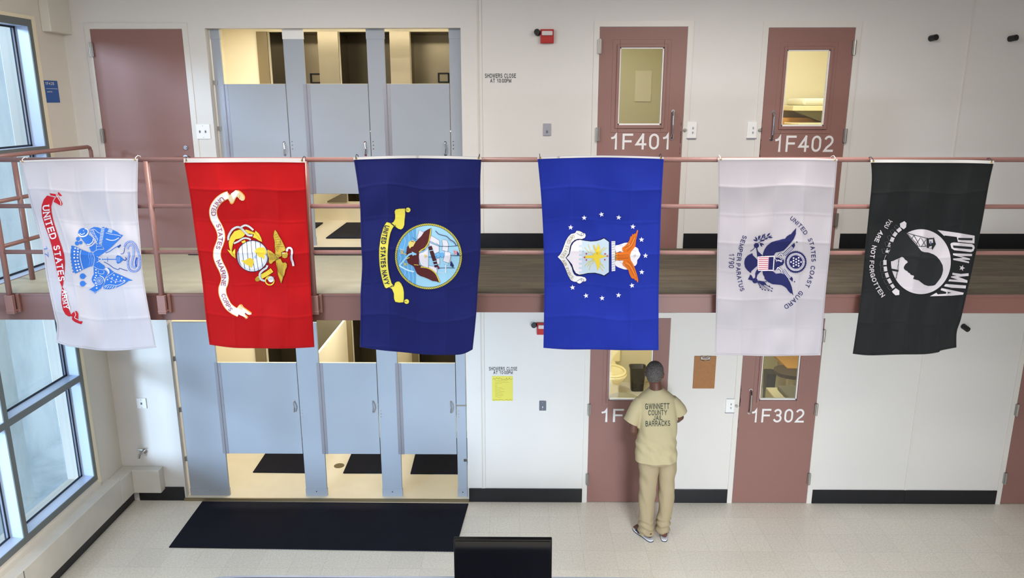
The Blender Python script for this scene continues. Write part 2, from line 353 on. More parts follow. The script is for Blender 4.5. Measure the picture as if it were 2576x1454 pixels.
class Print:
    """artwork printed on a hanging cloth: shapes in layers, each conforming to the cloth"""
    def __init__(s, x0, y0, sc): s.x0, s.y0, s.sc = x0, y0, sc; s.items = []   # (layer, color, verts, faces)
    def P(s, p): return (s.x0+p[0]/s.sc, s.y0+p[1]/s.sc)
    def region(s, x0, y0, sc): s.x0, s.y0, s.sc = x0, y0, sc
    def poly(s, pts, col, layer=0, smooth=False):
        if smooth: pts = smooth_path(pts, 5, True)
        q = [s.P(p) for p in pts]
        tri = tessellate_polygon([[Vector((a, b, 0)) for a, b in q]])
        s.items.append((layer, col, q, [tuple(t) for t in tri])); return s
    def line(s, pts, w, col, layer=1, smooth=True, closed=False, w1=None):
        if smooth: pts = smooth_path(pts, 6, closed)
        if closed: pts = pts+[pts[0]]
        n = len(pts); L = []; R = []
        for i, p in enumerate(pts):
            a = pts[max(i-1, 0)]; b = pts[min(i+1, n-1)]
            if closed and i in (0, n-1): a, b = pts[n-2], pts[1]
            dx, dy = b[0]-a[0], b[1]-a[1]; l = math.hypot(dx, dy) or 1
            ww = w if w1 is None else w+(w1-w)*i/(n-1)
            nx, ny = -dy/l*ww/2, dx/l*ww/2
            L.append((p[0]+nx, p[1]+ny)); R.append((p[0]-nx, p[1]-ny))
        q = [s.P(p) for p in L+R]
        s.items.append((layer, col, q, [(i, i+1, n+i+1, n+i) for i in range(n-1)])); return s
    def circle(s, c, r, col, layer=1, ry=None, n=24):
        ry = ry or r
        return s.poly([(c[0]+r*math.cos(k*2*PI/n), c[1]+ry*math.sin(k*2*PI/n)) for k in range(n)], col, layer)
    def ring(s, c, r, w, col, layer=1, ry=None, n=40):
        ry = ry or r
        return s.line([(c[0]+r*math.cos(k*2*PI/n), c[1]+ry*math.sin(k*2*PI/n)) for k in range(n)], w, col, layer, False, True)
    def star(s, c, r, col, layer=1, rot=0, inner=.42):
        return s.poly([(c[0]+(r if k % 2 == 0 else r*inner)*math.sin(rot+k*PI/5), c[1]-(r if k % 2 == 0 else r*inner)*math.cos(rot+k*PI/5)) for k in range(10)], col, layer)
    def dashes(s, pts, w, seg, gap, col, layer=2, perp=False, tick=4, lean=0.0):
        pts = smooth_path(pts, 8)
        L = sum(math.hypot(b[0]-a[0], b[1]-a[1]) for a, b in zip(pts, pts[1:])); t = 0
        while t < L-seg*.5:
            a = path_eval(pts, t/L); b = path_eval(pts, min(1, (t+seg)/L))
            if perp:
                dx, dy = b[0]-a[0], b[1]-a[1]; l = math.hypot(dx, dy) or 1
                nx, ny = -dy/l*w/2, dx/l*w/2; ex, ey = dx/l*w*lean, dy/l*w*lean
                s.line([(a[0]+nx+ex, a[1]+ny+ey), (a[0]-nx-ex, a[1]-ny-ey)], tick, col, layer, False)
            else: s.line([a, b], w, col, layer, False)
            t += seg+gap
        return s
    def rope(s, pts, w, layer=2, light=(226, 226, 226), dark=(110, 114, 124), step=18):
        s.line(pts, w+8, (50, 50, 60), layer); s.line(pts, w, light, layer+1)
        s.dashes(pts, w*.9, step*.5, step*.5, dark, layer+2, True, 4, .3); return s
    def text(s, st, pts, h, col, layer=3, bold=.15, spacing=1.0, serif=False):
        vs, fs = text_mesh(st, bold, spacing, serif); pts = smooth_path(pts, 8)
        q = []
        for x, y in vs:
            a = path_eval(pts, x-.012); b = path_eval(pts, x+.012)
            if x < .012: a = path_eval(pts, 0); b = path_eval(pts, .03)
            if x > .988: a = path_eval(pts, .97); b = path_eval(pts, 1)
            p = path_eval(pts, x); dx, dy = b[0]-a[0], b[1]-a[1]; l = math.hypot(dx, dy) or 1
            q.append(s.P((p[0]+dy/l*h*y, p[1]-dx/l*h*y)))
        s.items.append((layer, col, q, fs)); return s
    def build(s, name, surf, parent, matf, label=None):
        cols = []; me_v = []; me_f = []; me_m = []
        for layer in sorted({i[0] for i in s.items}):
            for col in {i[1]: 0 for i in s.items if i[0] == layer}:
                bm = bmesh.new()
                for it in s.items:
                    if it[0] == layer and it[1] == col:
                        bv = [bm.verts.new((a, b, 0)) for a, b in it[2]]
                        for f in it[3]:
                            try: bm.faces.new([bv[i] for i in f])
                            except ValueError: pass
                xs = [v.co.x for v in bm.verts]; ys = [v.co.y for v in bm.verts]
                g = 5
                for k in range(int(min(xs)//g)+1, int(max(xs)//g)+1):
                    bmesh.ops.bisect_plane(bm, geom=bm.verts[:]+bm.edges[:]+bm.faces[:], plane_co=(k*g, 0, 0), plane_no=(1, 0, 0))
                for k in range(int(min(ys)//g)+1, int(max(ys)//g)+1):
                    bmesh.ops.bisect_plane(bm, geom=bm.verts[:]+bm.edges[:]+bm.faces[:], plane_co=(0, k*g, 0), plane_no=(0, 1, 0))
                if col not in cols: cols.append(col)
                bm.verts.index_update(); base = len(me_v)
                off = .0040+.0009*layer
                for v in bm.verts: me_v.append(surf(v.co.x, v.co.y, off))
                for f in bm.faces: me_f.append([base+v.index for v in f.verts]); me_m.append(cols.index(col))
                bm.free()
        me = bpy.data.meshes.new(name); me.from_pydata([tuple(v) for v in me_v], [], me_f); me.update()
        for c in cols: me.materials.append(matf(c))
        for p, mi in zip(me.polygons, me_m): p.material_index = mi; p.use_smooth = True
        o = bpy.data.objects.new(name, me); COL.objects.link(o); setparent(o, parent)
        if label: o['label'] = label
        return o
# ================================================================== THE BUILDING
XL, XR, YF, ZC = -4.27, 9.0, -8.5, 6.3
ZU = 2.78                       # upper walkway level
WT = .12                        # back wall thickness
DOORS = {  # name: (x0, x1, z0, z1)
 'a': (.738, 1.548, ZU, 4.872), 'b': (2.297, 3.092, ZU, 4.862),
 'c': (.726, 1.53, 0, 2.07), 'd': (2.288, 3.085, 0, 2.07),
 'e': (5.16, 5.96, 0, 2.07), 'f': (-4.012, -3.155, ZU, 4.86)}
OPU = (-2.94, -.556, ZU, 4.868); OPL = (-3.615, -.556, 0, 2.07)
b = B(); cells_wall(b.bm, 'x', XL-.3, XR, 0, ZC, 0, WT, list(DOORS.values())+[OPU, OPL])
o = struct(b.build('wall_back', M['wall']))
# floor, ceiling, other walls
struct(B().box(XL-.3, XR, YF, 4.2, -.2, 0).build('floor', M['vct']))
struct(B().box(XL-.3, XR+.2, YF-.2, 4.2, ZC, ZC+.2).build('ceiling', M['white']))
struct(B().box(XR, XR+.15, YF, 4.2, 0, ZC).build('wall_right', M['wall']))
struct(B().box(XL-.3, XR+.15, YF-.15, YF, 0, ZC).build('wall_front', M['wall']))
WY0, WY1, WZ0, WZ1 = -8.23, -.475, .50, 4.90
b = B(); cells_wall(b.bm, 'y', YF, 0, 0, ZC, XL-.3, XL, [(WY0, WY1, WZ0, WZ1)])
struct(b.build('wall_left', M['wallbeige']))
# narrow raised trim strip between wall and window frame
b = B(); b.box(XL, XL+.012, WY1, WY1+.045, WZ0-.05, WZ1+.03); b.box(XL, XL+.012, WY0, WY1, WZ1, WZ1+.03)
struct(b.build('trim_1', M['cream']))

# window wall: grey faces, deep mullions tinted pale as if skylit, glass near the outside
ys = [WY1-.02-k*1.11 for k in range(8)]; zs = [WZ0+.03, 1.6, 2.72, 3.79, WZ1-.03]
win = empty('window_1', (XL-.1, (WY0+WY1)/2, WZ0)); struct(win)
b = B(); c = B(); g = B(); e = B()
for y in ys:
    b.box(XL-.004, XL+.006, y-.028, y+.028, WZ0, WZ1); c.box(XL-.125, XL-.004, y-.026, y+.026, WZ0, WZ1)
for z in zs:
    b.box(XL-.004, XL+.0055, ys[-1], ys[0], z-.03, z+.03); c.box(XL-.125, XL-.004, ys[-1], ys[0], z-.028, z+.028)
for i in range(len(ys)-1):
    for j in range(len(zs)-1):
        y1, y0, z0, z1 = ys[i]-.026, ys[i+1]+.026, zs[j]+.028, zs[j+1]-.028
        for (p, q, r, s_) in ((y1-.016, y1, z0, z1), (y0, y0+.016, z0, z1), (y0, y1, z0, z0+.016), (y0, y1, z1-.016, z1)):
            e.box(XL-.128, XL-.118, p, q, r, s_)
            k = .016
        for (p, q, r, s_) in ((y1-.04, y1-.016, z0+.016, z1-.016), (y0+.016, y0+.04, z0+.016, z1-.016)):
            c.box(XL-.135, XL-.122, p, q, r, s_)
            e.box(XL-.131, XL-.121, p-.006 if p > (y0+y1)/2 else q, p if p > (y0+y1)/2 else q+.006, r, s_)
b.build('window_frame', M['alu'], win); c.build('mullion_reveal', M['alulight'], win); e.build('gasket', M['gasket'], win)
g.box(XL-.15, XL-.144, ys[-1], ys[0], WZ0, WZ1); g.build('window_pane', M['glass'], win)
# outside: concrete wall across a narrow light court, with a return pier
struct(B().box(-7.0, -6.6, -4.2, 2.6, -1, 5.6).build('wall_exterior', M['conc']))
b = B(); b.box(-6.62, -5.7, -.2, .6, -1, 5.6); struct(b.build('trim_2', M['conc']))
struct(B().box(-7.0, -4.57, -16, 3, -.6, -.5).build('floor_exterior', M['conc']))

struct(B().box(-10.5, -4.6, -9.4, -9.0, 3.9, 5.4).build('wall_exterior_beam', M['conc']))  # unseen block, added outside to keep the low sun off the upper wall
# heater cover along the window wall, turning the corner
h = empty('radiator_cover', (XL, -5, .14), 'long beige metal radiator cover running under the tall windows', 'radiator cover')
HX = -4.124
b = B(); b.box(XL, HX, -8.45, -.33, .14, .425); b.build('long_cover', M['heater'], h, bevel=.006)
b = B(); b.box(XL+.001, HX+.001, -.33, -.001, .14, .405); b.box(HX, -3.832, -.105, -.001, .14, .405); b.build('corner_box', M['heater'], h, bevel=.006)
for y in (-1.9, -3.4, -4.9, -6.4): B().box(HX-.001, HX+.003, y-.004, y+.004, .15, .42).build('seam', M['alu'], h)
b = B(); b.box(XL, XL+.03, -8.45, WY1, .425, .47); b.build('sill_ledge', M['wallbeige'], h)

# black vinyl base
def base(n, segs, z0=0, h_=.16, thick=.012):
    b = B()
    for x0, x1 in segs: b.box(x0, x1, -thick, 0, z0, z0+h_)
    return struct(b.build(n, M['black'], bevel=.003))
base('baseboard_back', [(-4.124, -3.63), (-.545, .672), (1.592, 2.232), (3.142, 4.127), (4.130, 5.105), (6.02, XR)])
base('baseboard_upper', [(-.545, .672), (1.612, 2.232), (3.15, 4.146), (4.149, XR)], ZU)
b = B(); b.box(XL, XL+.085, -8.45, -.001, 0, .14); struct(b.build('baseboard_left', M['black']))

# control joints in the back wall
def joint(n, x, z0, z1, w=.035):
    b = B(); b.box(x-w/2, x+w/2, -.006, 0, z0, z1)
    return struct(b.build(n, M['frame']))
joint('trim_3', -.374, ZU+.16, ZC, .028); joint('trim_4', -.381, .16, 2.6, .028)
joint('trim_5', 4.148, ZU+.16, ZC, .012); joint('trim_6', 4.1285, .16, 2.6, .024)
b = B(); b.box(-.398, -.388, -.010, 0, ZU+.16, ZC); b.box(-.403, -.395, -.010, 0, .16, 2.6); struct(b.build('trim_7', M['heater']))
# duct box in the top left corner
b = B(); b.box(XL, -4.185, -.33, 0, 4.815, ZC); struct(b.build('trim_8', M['wallbeige'], bevel=.006))

# ---------------------------------------------------------------- doors
def door_frame(n, d, w=.055):
    x0, x1, z0, z1 = d; b = B()
    b.box(x0-w, x0-.003, -.008, .05, z0, z1+w); b.box(x1+.003, x1+w, -.008, .05, z0, z1+w); b.box(x0-.003, x1+.003, -.008, .05, z1+.003, z1+w)
    return b
def hinge(b, x, z):
    b.box(x-.018, x+.014, -.030, -.006, z-.062, z+.062); b.tube([(x, -.031, z-.066), (x, -.031, z+.066)], .011, 10)
def pull(b, x, z, h_=.24):
    b.tube([(x, -.008, z+h_/2), (x, -.03, z+h_/2-.006), (x, -.05, z+h_/2-.035), (x, -.052, z), (x, -.05, z-h_/2+.035), (x, -.03, z-h_/2+.006), (x, -.008, z-h_/2)], [.013, .011, .009, .009, .009, .011, .013], 10)
    b.tube([(x, -.006, z+h_/2+.006), (x, -.013, z+h_/2+.006)], .017, 12); b.tube([(x, -.006, z-h_/2-.006), (x, -.013, z-h_/2-.006)], .017, 12)
def cell_door(n, d, win_, txt, tx, hinge_side, hz, hx, label=None):
    x0, x1, z0, z1 = d
    t = empty(n, ((x0+x1)/2, 0, z0)); struct(t)
    if label: t['label'] = label
    b = B(); cells_wall(b.bm, 'x', x0, x1, z0+.008, z1, -.006, .04, [win_] if win_ else [])
    b.build('door_leaf', M['door'], t)
    door_frame(n, d).build('door_frame', M['frame'], t)
    if win_:
        a0, a1, c0, c1 = win_; b = B()
        # raised glazing bead: outer flange + rolled edge
        for (p, q, r, s_) in ((a0-.068, a0, c0-.07, c1+.07), (a1, a1+.068, c0-.07, c1+.07), (a0, a1, c1, c1+.07), (a0, a1, c0-.07, c0)): b.box(p, q, -.010, -.005, r, s_)
        for (p, q, r, s_) in ((a0-.028, a0-.002, c0-.03, c1+.03), (a1+.002, a1+.028, c0-.03, c1+.03), (a0-.002, a1+.002, c1+.002, c1+.03), (a0-.002, a1+.002, c0-.03, c0-.002)): b.box(p, q, -.024, -.009, r, s_)
        wf = b.build('window_bead', M['door'], t, bevel=.003)
        b = B()
        for (p, q, r, s_) in ((a0-.003, a0+.010, c0, c1), (a1-.010, a1+.003, c0, c1), (a0, a1, c1-.010, c1+.003), (a0, a1, c0-.003, c0+.013)): b.box(p, q, -.008, .02, r, s_)
        b.build('white_gasket', M['white'], t)
        B().box(a0, a1, .008, .013, c0, c1).build('glass_pane', M['glass'], t)
        b = B()
        for k in range(4):
            zz = c0+(c1-c0)*(k+.5)/4
            for xx in (a0-.05, a1+.05): b.tube([(xx, -.0095, zz), (xx, -.012, zz)], .005, 8)
        for k in range(3):
            xx = a0+(a1-a0)*(k+.5)/3
            for zz in (c0-.052, c1+.052): b.tube([(xx, -.0095, zz), (xx, -.012, zz)], .005, 8)
        b.build('bead_screw', M['door'], wf)
    for z in hz:
        b = B(); hinge(b, x0 if hinge_side < 0 else x1, z); b.build('hinge', M['steel'], t)
    if hx is not None:
        b = B(); pull(b, hx[0], hx[1]); b.build('door_pull', M['chrome'], t)
    if txt: wall_text('lettering', txt, M['whitetx'], t, tx[0], tx[1], tx[2], tx[3], -.0062, bold=.135, th=.001)
    return t
def PX(px, py): p = onY(px, py, 0); return p.x, p.z
cell_door('door_1', DOORS['a'], (.929, 1.338, 3.985, 4.69), '1F401', (PX(1536, 376)[0], PX(1681, 376)[0], PX(1600, 376)[1], PX(1600, 336)[1]), -1, [4.70, 3.90, 3.05], (PX(1691, 314)[0], PX(1691, 314)[1]))
cell_door('door_2', DOORS['b'], (2.481, 2.879, 3.973, 4.666), '1F402', (PX(1947, 382)[0], PX(2094, 382)[0], PX(2000, 382)[1], PX(2000, 341)[1]), 1, [PX(2146, 120)[1], PX(2123, 341)[1], PX(2100, 552)[1]], PX(1942, 316))
cell_door('door_3', DOORS['c'], (.925, 1.365, 1.183, 1.89), '1F301', (PX(1512, 1061)[0], PX(1512, 1061)[0]+.61, PX(1550, 1061)[1], PX(1550, 1028)[1]), -1, [PX(1482, 1029)[1], PX(1476, 1203)[1], 1.86], (1.46, 1.14))
cell_door('door_4', DOORS['d'], (2.488, 2.873, 1.19, 1.88), '1F302', (PX(1889, 1062)[0], PX(2021, 1062)[0], PX(1950, 1062)[1], PX(1950, 1028)[1]), 1, [PX(2072, 843)[1], PX(2050, 1028)[1], PX(2029, 1202)[1]], PX(1886, 1009))
cell_door('door_5', DOORS['e'], (5.36, 5.75, 1.19, 1.88), None, None, -1, [PX(2554, 1029)[1], PX(2524, 1201)[1], 1.86], None)
t = cell_door('door_6', DOORS['f'], None, None, None, -1, [PX(228, 125)[1], PX(258, 341)[1], 3.05], None)
kx, kz = PX(469, 371); b = B(); b.tube([(kx, -.006, kz), (kx, -.02, kz)], .02, 16); b.tube([(kx, -.02, kz), (kx, -.035, kz)], .012, 12); b.build('lock_cylinder', M['chrome'], t)
kx, kz = PX(469, 396); b = B(); b.tube([(kx, -.006, kz), (kx, -.022, kz)], .026, 16); b.tube([(kx, -.03, kz), (kx, -.04, kz), (kx-.10, -.045, kz)], .01, 10); b.build('lever_handle', M['chrome'], t)
# worn paint along the lock edges
M['chip'] = mat('chipped_dark_paint', (84, 62, 54), .7)
def chips(parent, x, z0, z1, n):
    b = B()
    for k in range(n):
        z = random.uniform(z0, z1); w = random.uniform(.002, .009); hh = random.uniform(.01, .06)
        b.box(x, x+w, -.0068, -.0055, z, z+hh)
    b.build('chipped_edge', M['chip'], parent)
chips(bpy.data.objects['door_2'], 2.298, 3.65, 4.08, 12); chips(bpy.data.objects['door_4'], 2.289, .75, 1.38, 14)
chips(bpy.data.objects['door_1'], 1.530, 3.7, 4.02, 7)

# ---------------------------------------------------------------- shower rooms behind the openings
def shower_room(lv, z0, x0, cols, fx0, ceil_h, dish):
    n = '_upper' if lv else '_lower'
    x1 = -.46
    zc = z0+ceil_h
    b = B(); b.box(x0-.1, x0, WT, 2.75, z0, zc); b.box(x1, x1+.1, WT, 2.75, z0, zc); b.box(x0-.1, x1+.1, 2.65, 2.75, z0, zc)
    struct(b.build('wall_shower'+n, M['cream']))
    struct(B().box(x0-.1, x1+.1, .0, 2.75, z0, z0+(.03 if not lv else .018)).build('floor_shower'+n, M['creamfloor']))
    struct(B().box(x0-.1, x1+.1, WT, 2.75, zc, zc+.05).build('ceiling_shower'+n, M['cream']))
    # stall fronts: cream wall with liner openings
    zt = z0+2.2
    holes = []
    for i in range(len(cols)-1): holes.append((cols[i][1], cols[i+1][0], z0+.24, zt))
    b = B(); cells_wall(b.bm, 'x', x0, x1, z0, zc, 1.72, 1.80, holes)
    struct(b.build('wall_stall_front'+n, M['cream']))
    b = B()
    for c0, c1 in cols[:-1]:
        b.box(c0, c1, 1.70, 1.72, z0+.24, zt)
    struct(b.build('trim_1'+('0' if lv else '1'), M['stainless']))
    for i, hh in enumerate(holes):
        t = empty('shower_stall', ((hh[0]+hh[1])/2, 2.2, z0+.24), ['dark stainless shower stall behind the left blue-grey door', 'dark stainless shower stall behind the middle blue-grey door', 'dark stainless shower stall behind the right blue-grey door'][i]+(' upstairs' if lv else ' downstairs'), 'shower stall', 'shower stalls'+(' on the upper level' if lv else ' on the lower level'))
        b = B(); a0, a1 = hh[0]-.06, hh[1]+.06
        b.box(a0-.01, a0, 1.80, 2.5, z0+.1, zt+.02); b.box(a1, a1+.01, 1.80, 2.5, z0+.1, zt+.02)
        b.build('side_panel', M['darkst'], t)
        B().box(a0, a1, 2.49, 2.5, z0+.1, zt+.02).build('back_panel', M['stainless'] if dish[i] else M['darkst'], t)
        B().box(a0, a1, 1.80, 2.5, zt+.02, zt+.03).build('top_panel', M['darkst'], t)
        B().box(a0, a1, 1.80, 2.5, z0+.08, z0+.1).build('shower_pan', M['cream'], t)
        if dish[i]:
            dx, dz = dish[i]; b = B()
            for (p, q, r, s_) in ((-.07, .07, .045, .06), (-.07, .07, -.06, -.045), (-.07, -.055, -.06, .06), (.055, .07, -.06, .06)): b.box(dx+p, dx+q, 2.455, 2.49, dz+r, dz+s_)
            b.build('soap_dish', M['gasket'], t, bevel=.004)
        b = B(); hx_, hz_ = (a0+a1)/2, z0+1.05
        b.tube([(hx_-.12, 2.47, hz_), (hx_-.12, 2.43, hz_), (hx_+.14, 2.43, hz_), (hx_+.14, 2.47, hz_)], .012, 8); b.tube([(hx_-.17, 2.48, hz_-.03), (hx_-.17, 2.42, hz_-.03)], .035, 14)
        b.build('valve_and_bar', M['chrome'], t)
    # dividers between the changing spaces
    ld = bpy.data.lights.new('shower_light'+n, 'AREA'); ld.shape = 'RECTANGLE'; ld.size = 2.2; ld.size_y = .3; ld.color = (1, .95, .84); ld.energy = 46 if lv else 50
    lo = bpy.data.objects.new('shower_light'+n, ld); COL.objects.link(lo); lo.location = ((x0+x1)/2, .95, zc-.06)
    B().box((x0+x1)/2-1.1, (x0+x1)/2+1.1, .8, 1.1, zc-.05, zc).build('light_housing', M['lighthousing'])
    tag(bpy.data.objects[-1] if False else COL.objects[-1], 'long white strip light on the ceiling of the '+('upper' if lv else 'lower')+' shower room', 'light fixture')
cu = [(-3.03, -2.906), (-2.326, -2.092), (-1.50, -1.27), (-.70, -.55)]
cl = [(-3.36, -3.226), (-2.55, -2.119), (-1.60, -1.287), (-.72, -.55)]
shower_room(True, ZU, -3.42, cu, -2.94, 2.34, [None, (-2.60, 4.49), None] and [(-2.575, 4.485), None, (-.965, 4.49)])
shower_room(False, 0.0, -3.90, cl, -3.615, 2.44, [None, None, None])

def divider(name, x, z0, z1, label):
    o = B().box(x-.013, x+.013, .10, 1.70, z0, z1).build(name, M['cream'], bevel=.003)
    return tag(o, label, 'partition panel', 'dividers between the shower changing spaces')
divider('divider_panel', -2.19, .45, 1.56, 'pale divider panel between the left and middle shower spaces downstairs')
divider('divider_panel', -1.38, .45, 1.56, 'pale divider panel between the middle and right shower spaces downstairs')
divider('divider_panel', -2.15, ZU+.35, ZU+1.55, 'pale divider panel between the left and middle shower spaces upstairs')
divider('divider_panel', -1.37, ZU+.35, ZU+1.55, 'pale divider panel between the middle and right shower spaces upstairs')

# stall fronts: pilasters and doors
def stall_front(name, label, y, z0, zt, pil, drs, dz0, dz1, cap, marks=True):
    t = empty(name, ((pil[0][0]+pil[-1][1])/2, y, z0), label, 'shower partition')
    for i, (p0, p1) in enumerate(pil):
        pl = B().box(p0, p1, y, y+.028, z0, zt).build('pilaster', M['stall'], t, bevel=.0025)
        B().box(p0-.003, p1+.003, y-.003, y+.031, z0, z0+.085).build('shoe', M['stall'], pl, bevel=.001)
        if cap: B().box(p0-.003, p1+.003, y-.003, y+.031, zt-.09, zt).build('top_shoe', M['stall'] if i != 1 else M['white'], pl, bevel=.001)
        b = B(); b.tube([((p0+p1)/2, y-.003, z0+.055), ((p0+p1)/2, y-.006, z0+.055)], .006, 8)
        if i:
            for dz in (-.035, 0, .035): b.tube([(p0+.022, y, (dz0+dz1)/2-.05+dz), (p0+.022, y-.004, (dz0+dz1)/2-.05+dz)], .005, 8)
        b.build('bolt', M['chrome'], pl)
    for i, (d0, d1) in enumerate(drs):
        dr = B().box(d0, d1, y-.002, y+.022, dz0, dz1).build('stall_door', M['stall'], t, bevel=.0025)
        B().box(d0, d1, y-.001, y+.021, dz1, dz1+.003).build('top_edge', M['cream'], dr)
        b = B(); b.box(d0-.032, d0-.003, y-.0045, y-.001, dz0, dz1); b.box(d0+.003, d0+.032, y-.0045, y-.001, dz0, dz1)
        b.tube([(d0, y-.005, dz0), (d0, y-.005, dz1)], .0045, 8)
        k = dz0+.05
        while k < dz1:
            for xx in (d0-.02, d0+.02): b.tube([(xx, y-.004, k), (xx, y-.007, k)], .004, 6)
            k += .17
        b.build('long_hinge', M['hinge'], dr)
        hz_ = (dz0+dz1)/2+.03 if not cap else dz0+.44; hx_ = d1-.05
        b = B(); b.tube([(hx_, y-.002, hz_+.055), (hx_, y-.025, hz_+.05), (hx_+.008, y-.034, hz_), (hx_, y-.025, hz_-.05), (hx_, y-.002, hz_-.055)], .0065, 10)
        b.tube([(hx_, y-.002, hz_+.06), (hx_, y-.006, hz_+.06)], .012, 10); b.tube([(hx_, y-.002, hz_-.06), (hx_, y-.006, hz_-.06)], .012, 10)
        b.build('handle', M['chrome'], dr)
    return t
M['hinge'] = mat('lilac_grey_hinge_steel', (150, 150, 160), .35, metal=.4)
su = stall_front('shower_partition', 'upper level blue-grey shower partition with three doors, white cap on its second post', .08, ZU+.018, 4.866,
  [(-2.925, -2.842), (-2.242, -2.052), (-1.452, -1.285), (-.672, -.56)], [(-2.836, -2.248), (-2.046, -1.458), (-1.278, -.678)], 3.318, 4.366, True)
sl = stall_front('shower_partition', 'lower level blue shower partition with three doors, wide panel at its left', .05, .03, 2.0,
  [(-3.588, -3.165), (-2.325, -2.095), (-1.49, -1.275), (-.668, -.566)], [(-3.158, -2.331), (-2.088, -1.497), (-1.268, -.674)], .53, 1.56, False)
b = B()
for z in (.46, 1.03, 1.60): b.box(-3.615, -3.575, .052, .075, z-.025, z+.025)
b.build('wall_bracket', M['steel'], sl)
b = B()
for z in (3.95, 4.38): b.box(-2.94, -2.90, .07, .08, z-.02, z+.02)
b.build('wall_bracket', M['steel'], su)
b = B(); b.box(-.672, -.56, .044, .05, 1.085, 1.10); b.box(-.60, -.556, .04, .05, .45, .48); b.build('latch_strap', M['chrome'], sl)
# thresholds
b = B(); b.box(OPL[0]-.02, OPL[1]+.01, -.02, .0, 0, .03); struct(b.build('trim_12', M['drain']))
o = B().tube([(-2.13, .75, .031), (-2.13, .75, .034)], .06, 20).build('floor_drain', M['drain']); tag(o, 'round brass floor drain beside the mat in the middle lower shower', 'drain')

# mats
def matt(poly, z, th, label, group=None):
    bm = bmesh.new(); v = [bm.verts.new((x, y, z)) for x, y in poly]; f = bm.faces.new(v)
    r = bmesh.ops.extrude_face_region(bm, geom=[f])
    for w in [g for g in r['geom'] if isinstance(g, bmesh.types.BMVert)]: w.co.z += th
    o = obj('rubber_mat', bm, M['mat'], bevel=.003); return tag(o, label, 'mat', group)
matt([(-3.404, -.904), (-.62, -.95), (-.55, -.06), (-3.43, -.04)], 0, .012, 'long black studded rubber mat on the floor before the lower showers')
G = 'mats inside the lower showers'
matt([(-3.09, .57), (-2.43, .56), (-2.43, 1.5), (-3.11, 1.5)], .03, .012, 'black mat inside the lower left shower, under its blue door', G)
matt([(-2.04, .56), (-1.45, .56), (-1.45, 1.5), (-2.06, 1.5)], .03, .012, 'black mat inside the lower middle shower, beside the floor drain', G)
matt([(-1.26, .55), (-.62, .55), (-.62, 1.5), (-1.28, 1.5)], .03, .012, 'black mat inside the lower right shower, nearest the yellow notice', G)
G = 'mats inside the upper showers'
matt([(-3.0, .47), (-2.30, .47), (-2.34, 1.5), (-3.0, 1.5)], ZU+.018, .012, 'black mat inside the upper left shower, behind the red flag', G)
matt([(-2.05, .47), (-1.42, .47), (-1.42, 1.50), (-2.06, 1.50)], ZU+.018, .012, 'black mat inside the upper middle shower, between the red and navy flags', G)
matt([(-3.15, -.38), (-.62, -.38), (-.62, -.03), (-3.15, -.03)], ZU+.012, .012, 'long black ribbed mat on the walkway before the upper showers')

# ---------------------------------------------------------------- walkway
XD = -.43
struct(B().box(-4.16, XD, -1.84, 0, 2.66, ZU+.01).build('floor_walkway', M['concdeck']))
struct(B().box(XD, XR, -1.84, 0, 2.66, ZU+.01).build('floor_carpet', M['carpet']))
b = B(); b.box(-4.16, -.75, -1.852, -1.84, 2.582, ZU+.005); b.box(-4.16, -.75, -1.856, -1.835, 2.772, ZU+.012); b.box(-4.16, -.75, -1.84, -1.78, 2.582, 2.59)
b.box(-.75, XR, -1.852, -1.84, 2.648, ZU+.005); b.box(-.75, XR, -1.856, -1.835, 2.772, ZU+.012)
b.box(-4.165, -4.15, -1.852, 0, 2.582, ZU+.012)
struct(b.build('trim_13', M['fascia'], bevel=.002))
RY = -1.89; RZ = (3.80, 3.463, 3.12)
r = empty('guard_railing', (2.0, RY, 2.62), 'long mauve pipe railing along the walkway edge, flags tied to its top rail', 'railing')
b = B(); b.tube([(-4.2, RY, RZ[0]), (XR, RY, RZ[0])], .0175, 16); b.build('top_rail', M['rail'], r, smooth=True)
for z in RZ[1:]: B().tube([(-4.2, RY, z), (XR, RY, z)], .0165, 16).build('mid_rail', M['rail'], r, smooth=True)
px_ = [-3.86+k*1.155 for k in range(11)]
for x in px_:
    B().tube([(x, RY-.003, 2.655), (x, RY-.003, RZ[0]-.01)], .0205, 16).build('post', M['rail'], r, smooth=True)
    b = B(); b.box(x-.03, x+.032, RY-.028, RY+.002, 2.645, 2.79); b.box(x+.028, x+.05, -1.875, -1.855, 2.648, 2.79); b.box(x-.032, x+.034, RY-.03, -1.852, 2.66, 2.672); b.build('post_bracket', M['rail'], r, bevel=.003)
r2 = empty('side_railing', (-4.0, -1.0, ZU), 'short mauve pipe railing guarding the upstairs window, left of the white flag', 'railing')
SX = -4.0
b = B(); b.tube([(SX, RY, RZ[0]), (SX, -.33, RZ[0]), (SX, -.30, RZ[0]-.01), (SX, -.285, RZ[0]-.04), (SX, -.285, ZU+.01)], .0175, 16); b.build('top_rail', M['rail'], r2, smooth=True)
for z in RZ[1:]: B().tube([(SX, RY, z), (SX, -.285, z)], .0165, 16).build('mid_rail', M['rail'], r2, smooth=True)
B().tube([(SX, -1.39, ZU+.01), (SX, -1.39, RZ[0]-.01)], .0205, 16).build('post', M['rail'], r2, smooth=True)

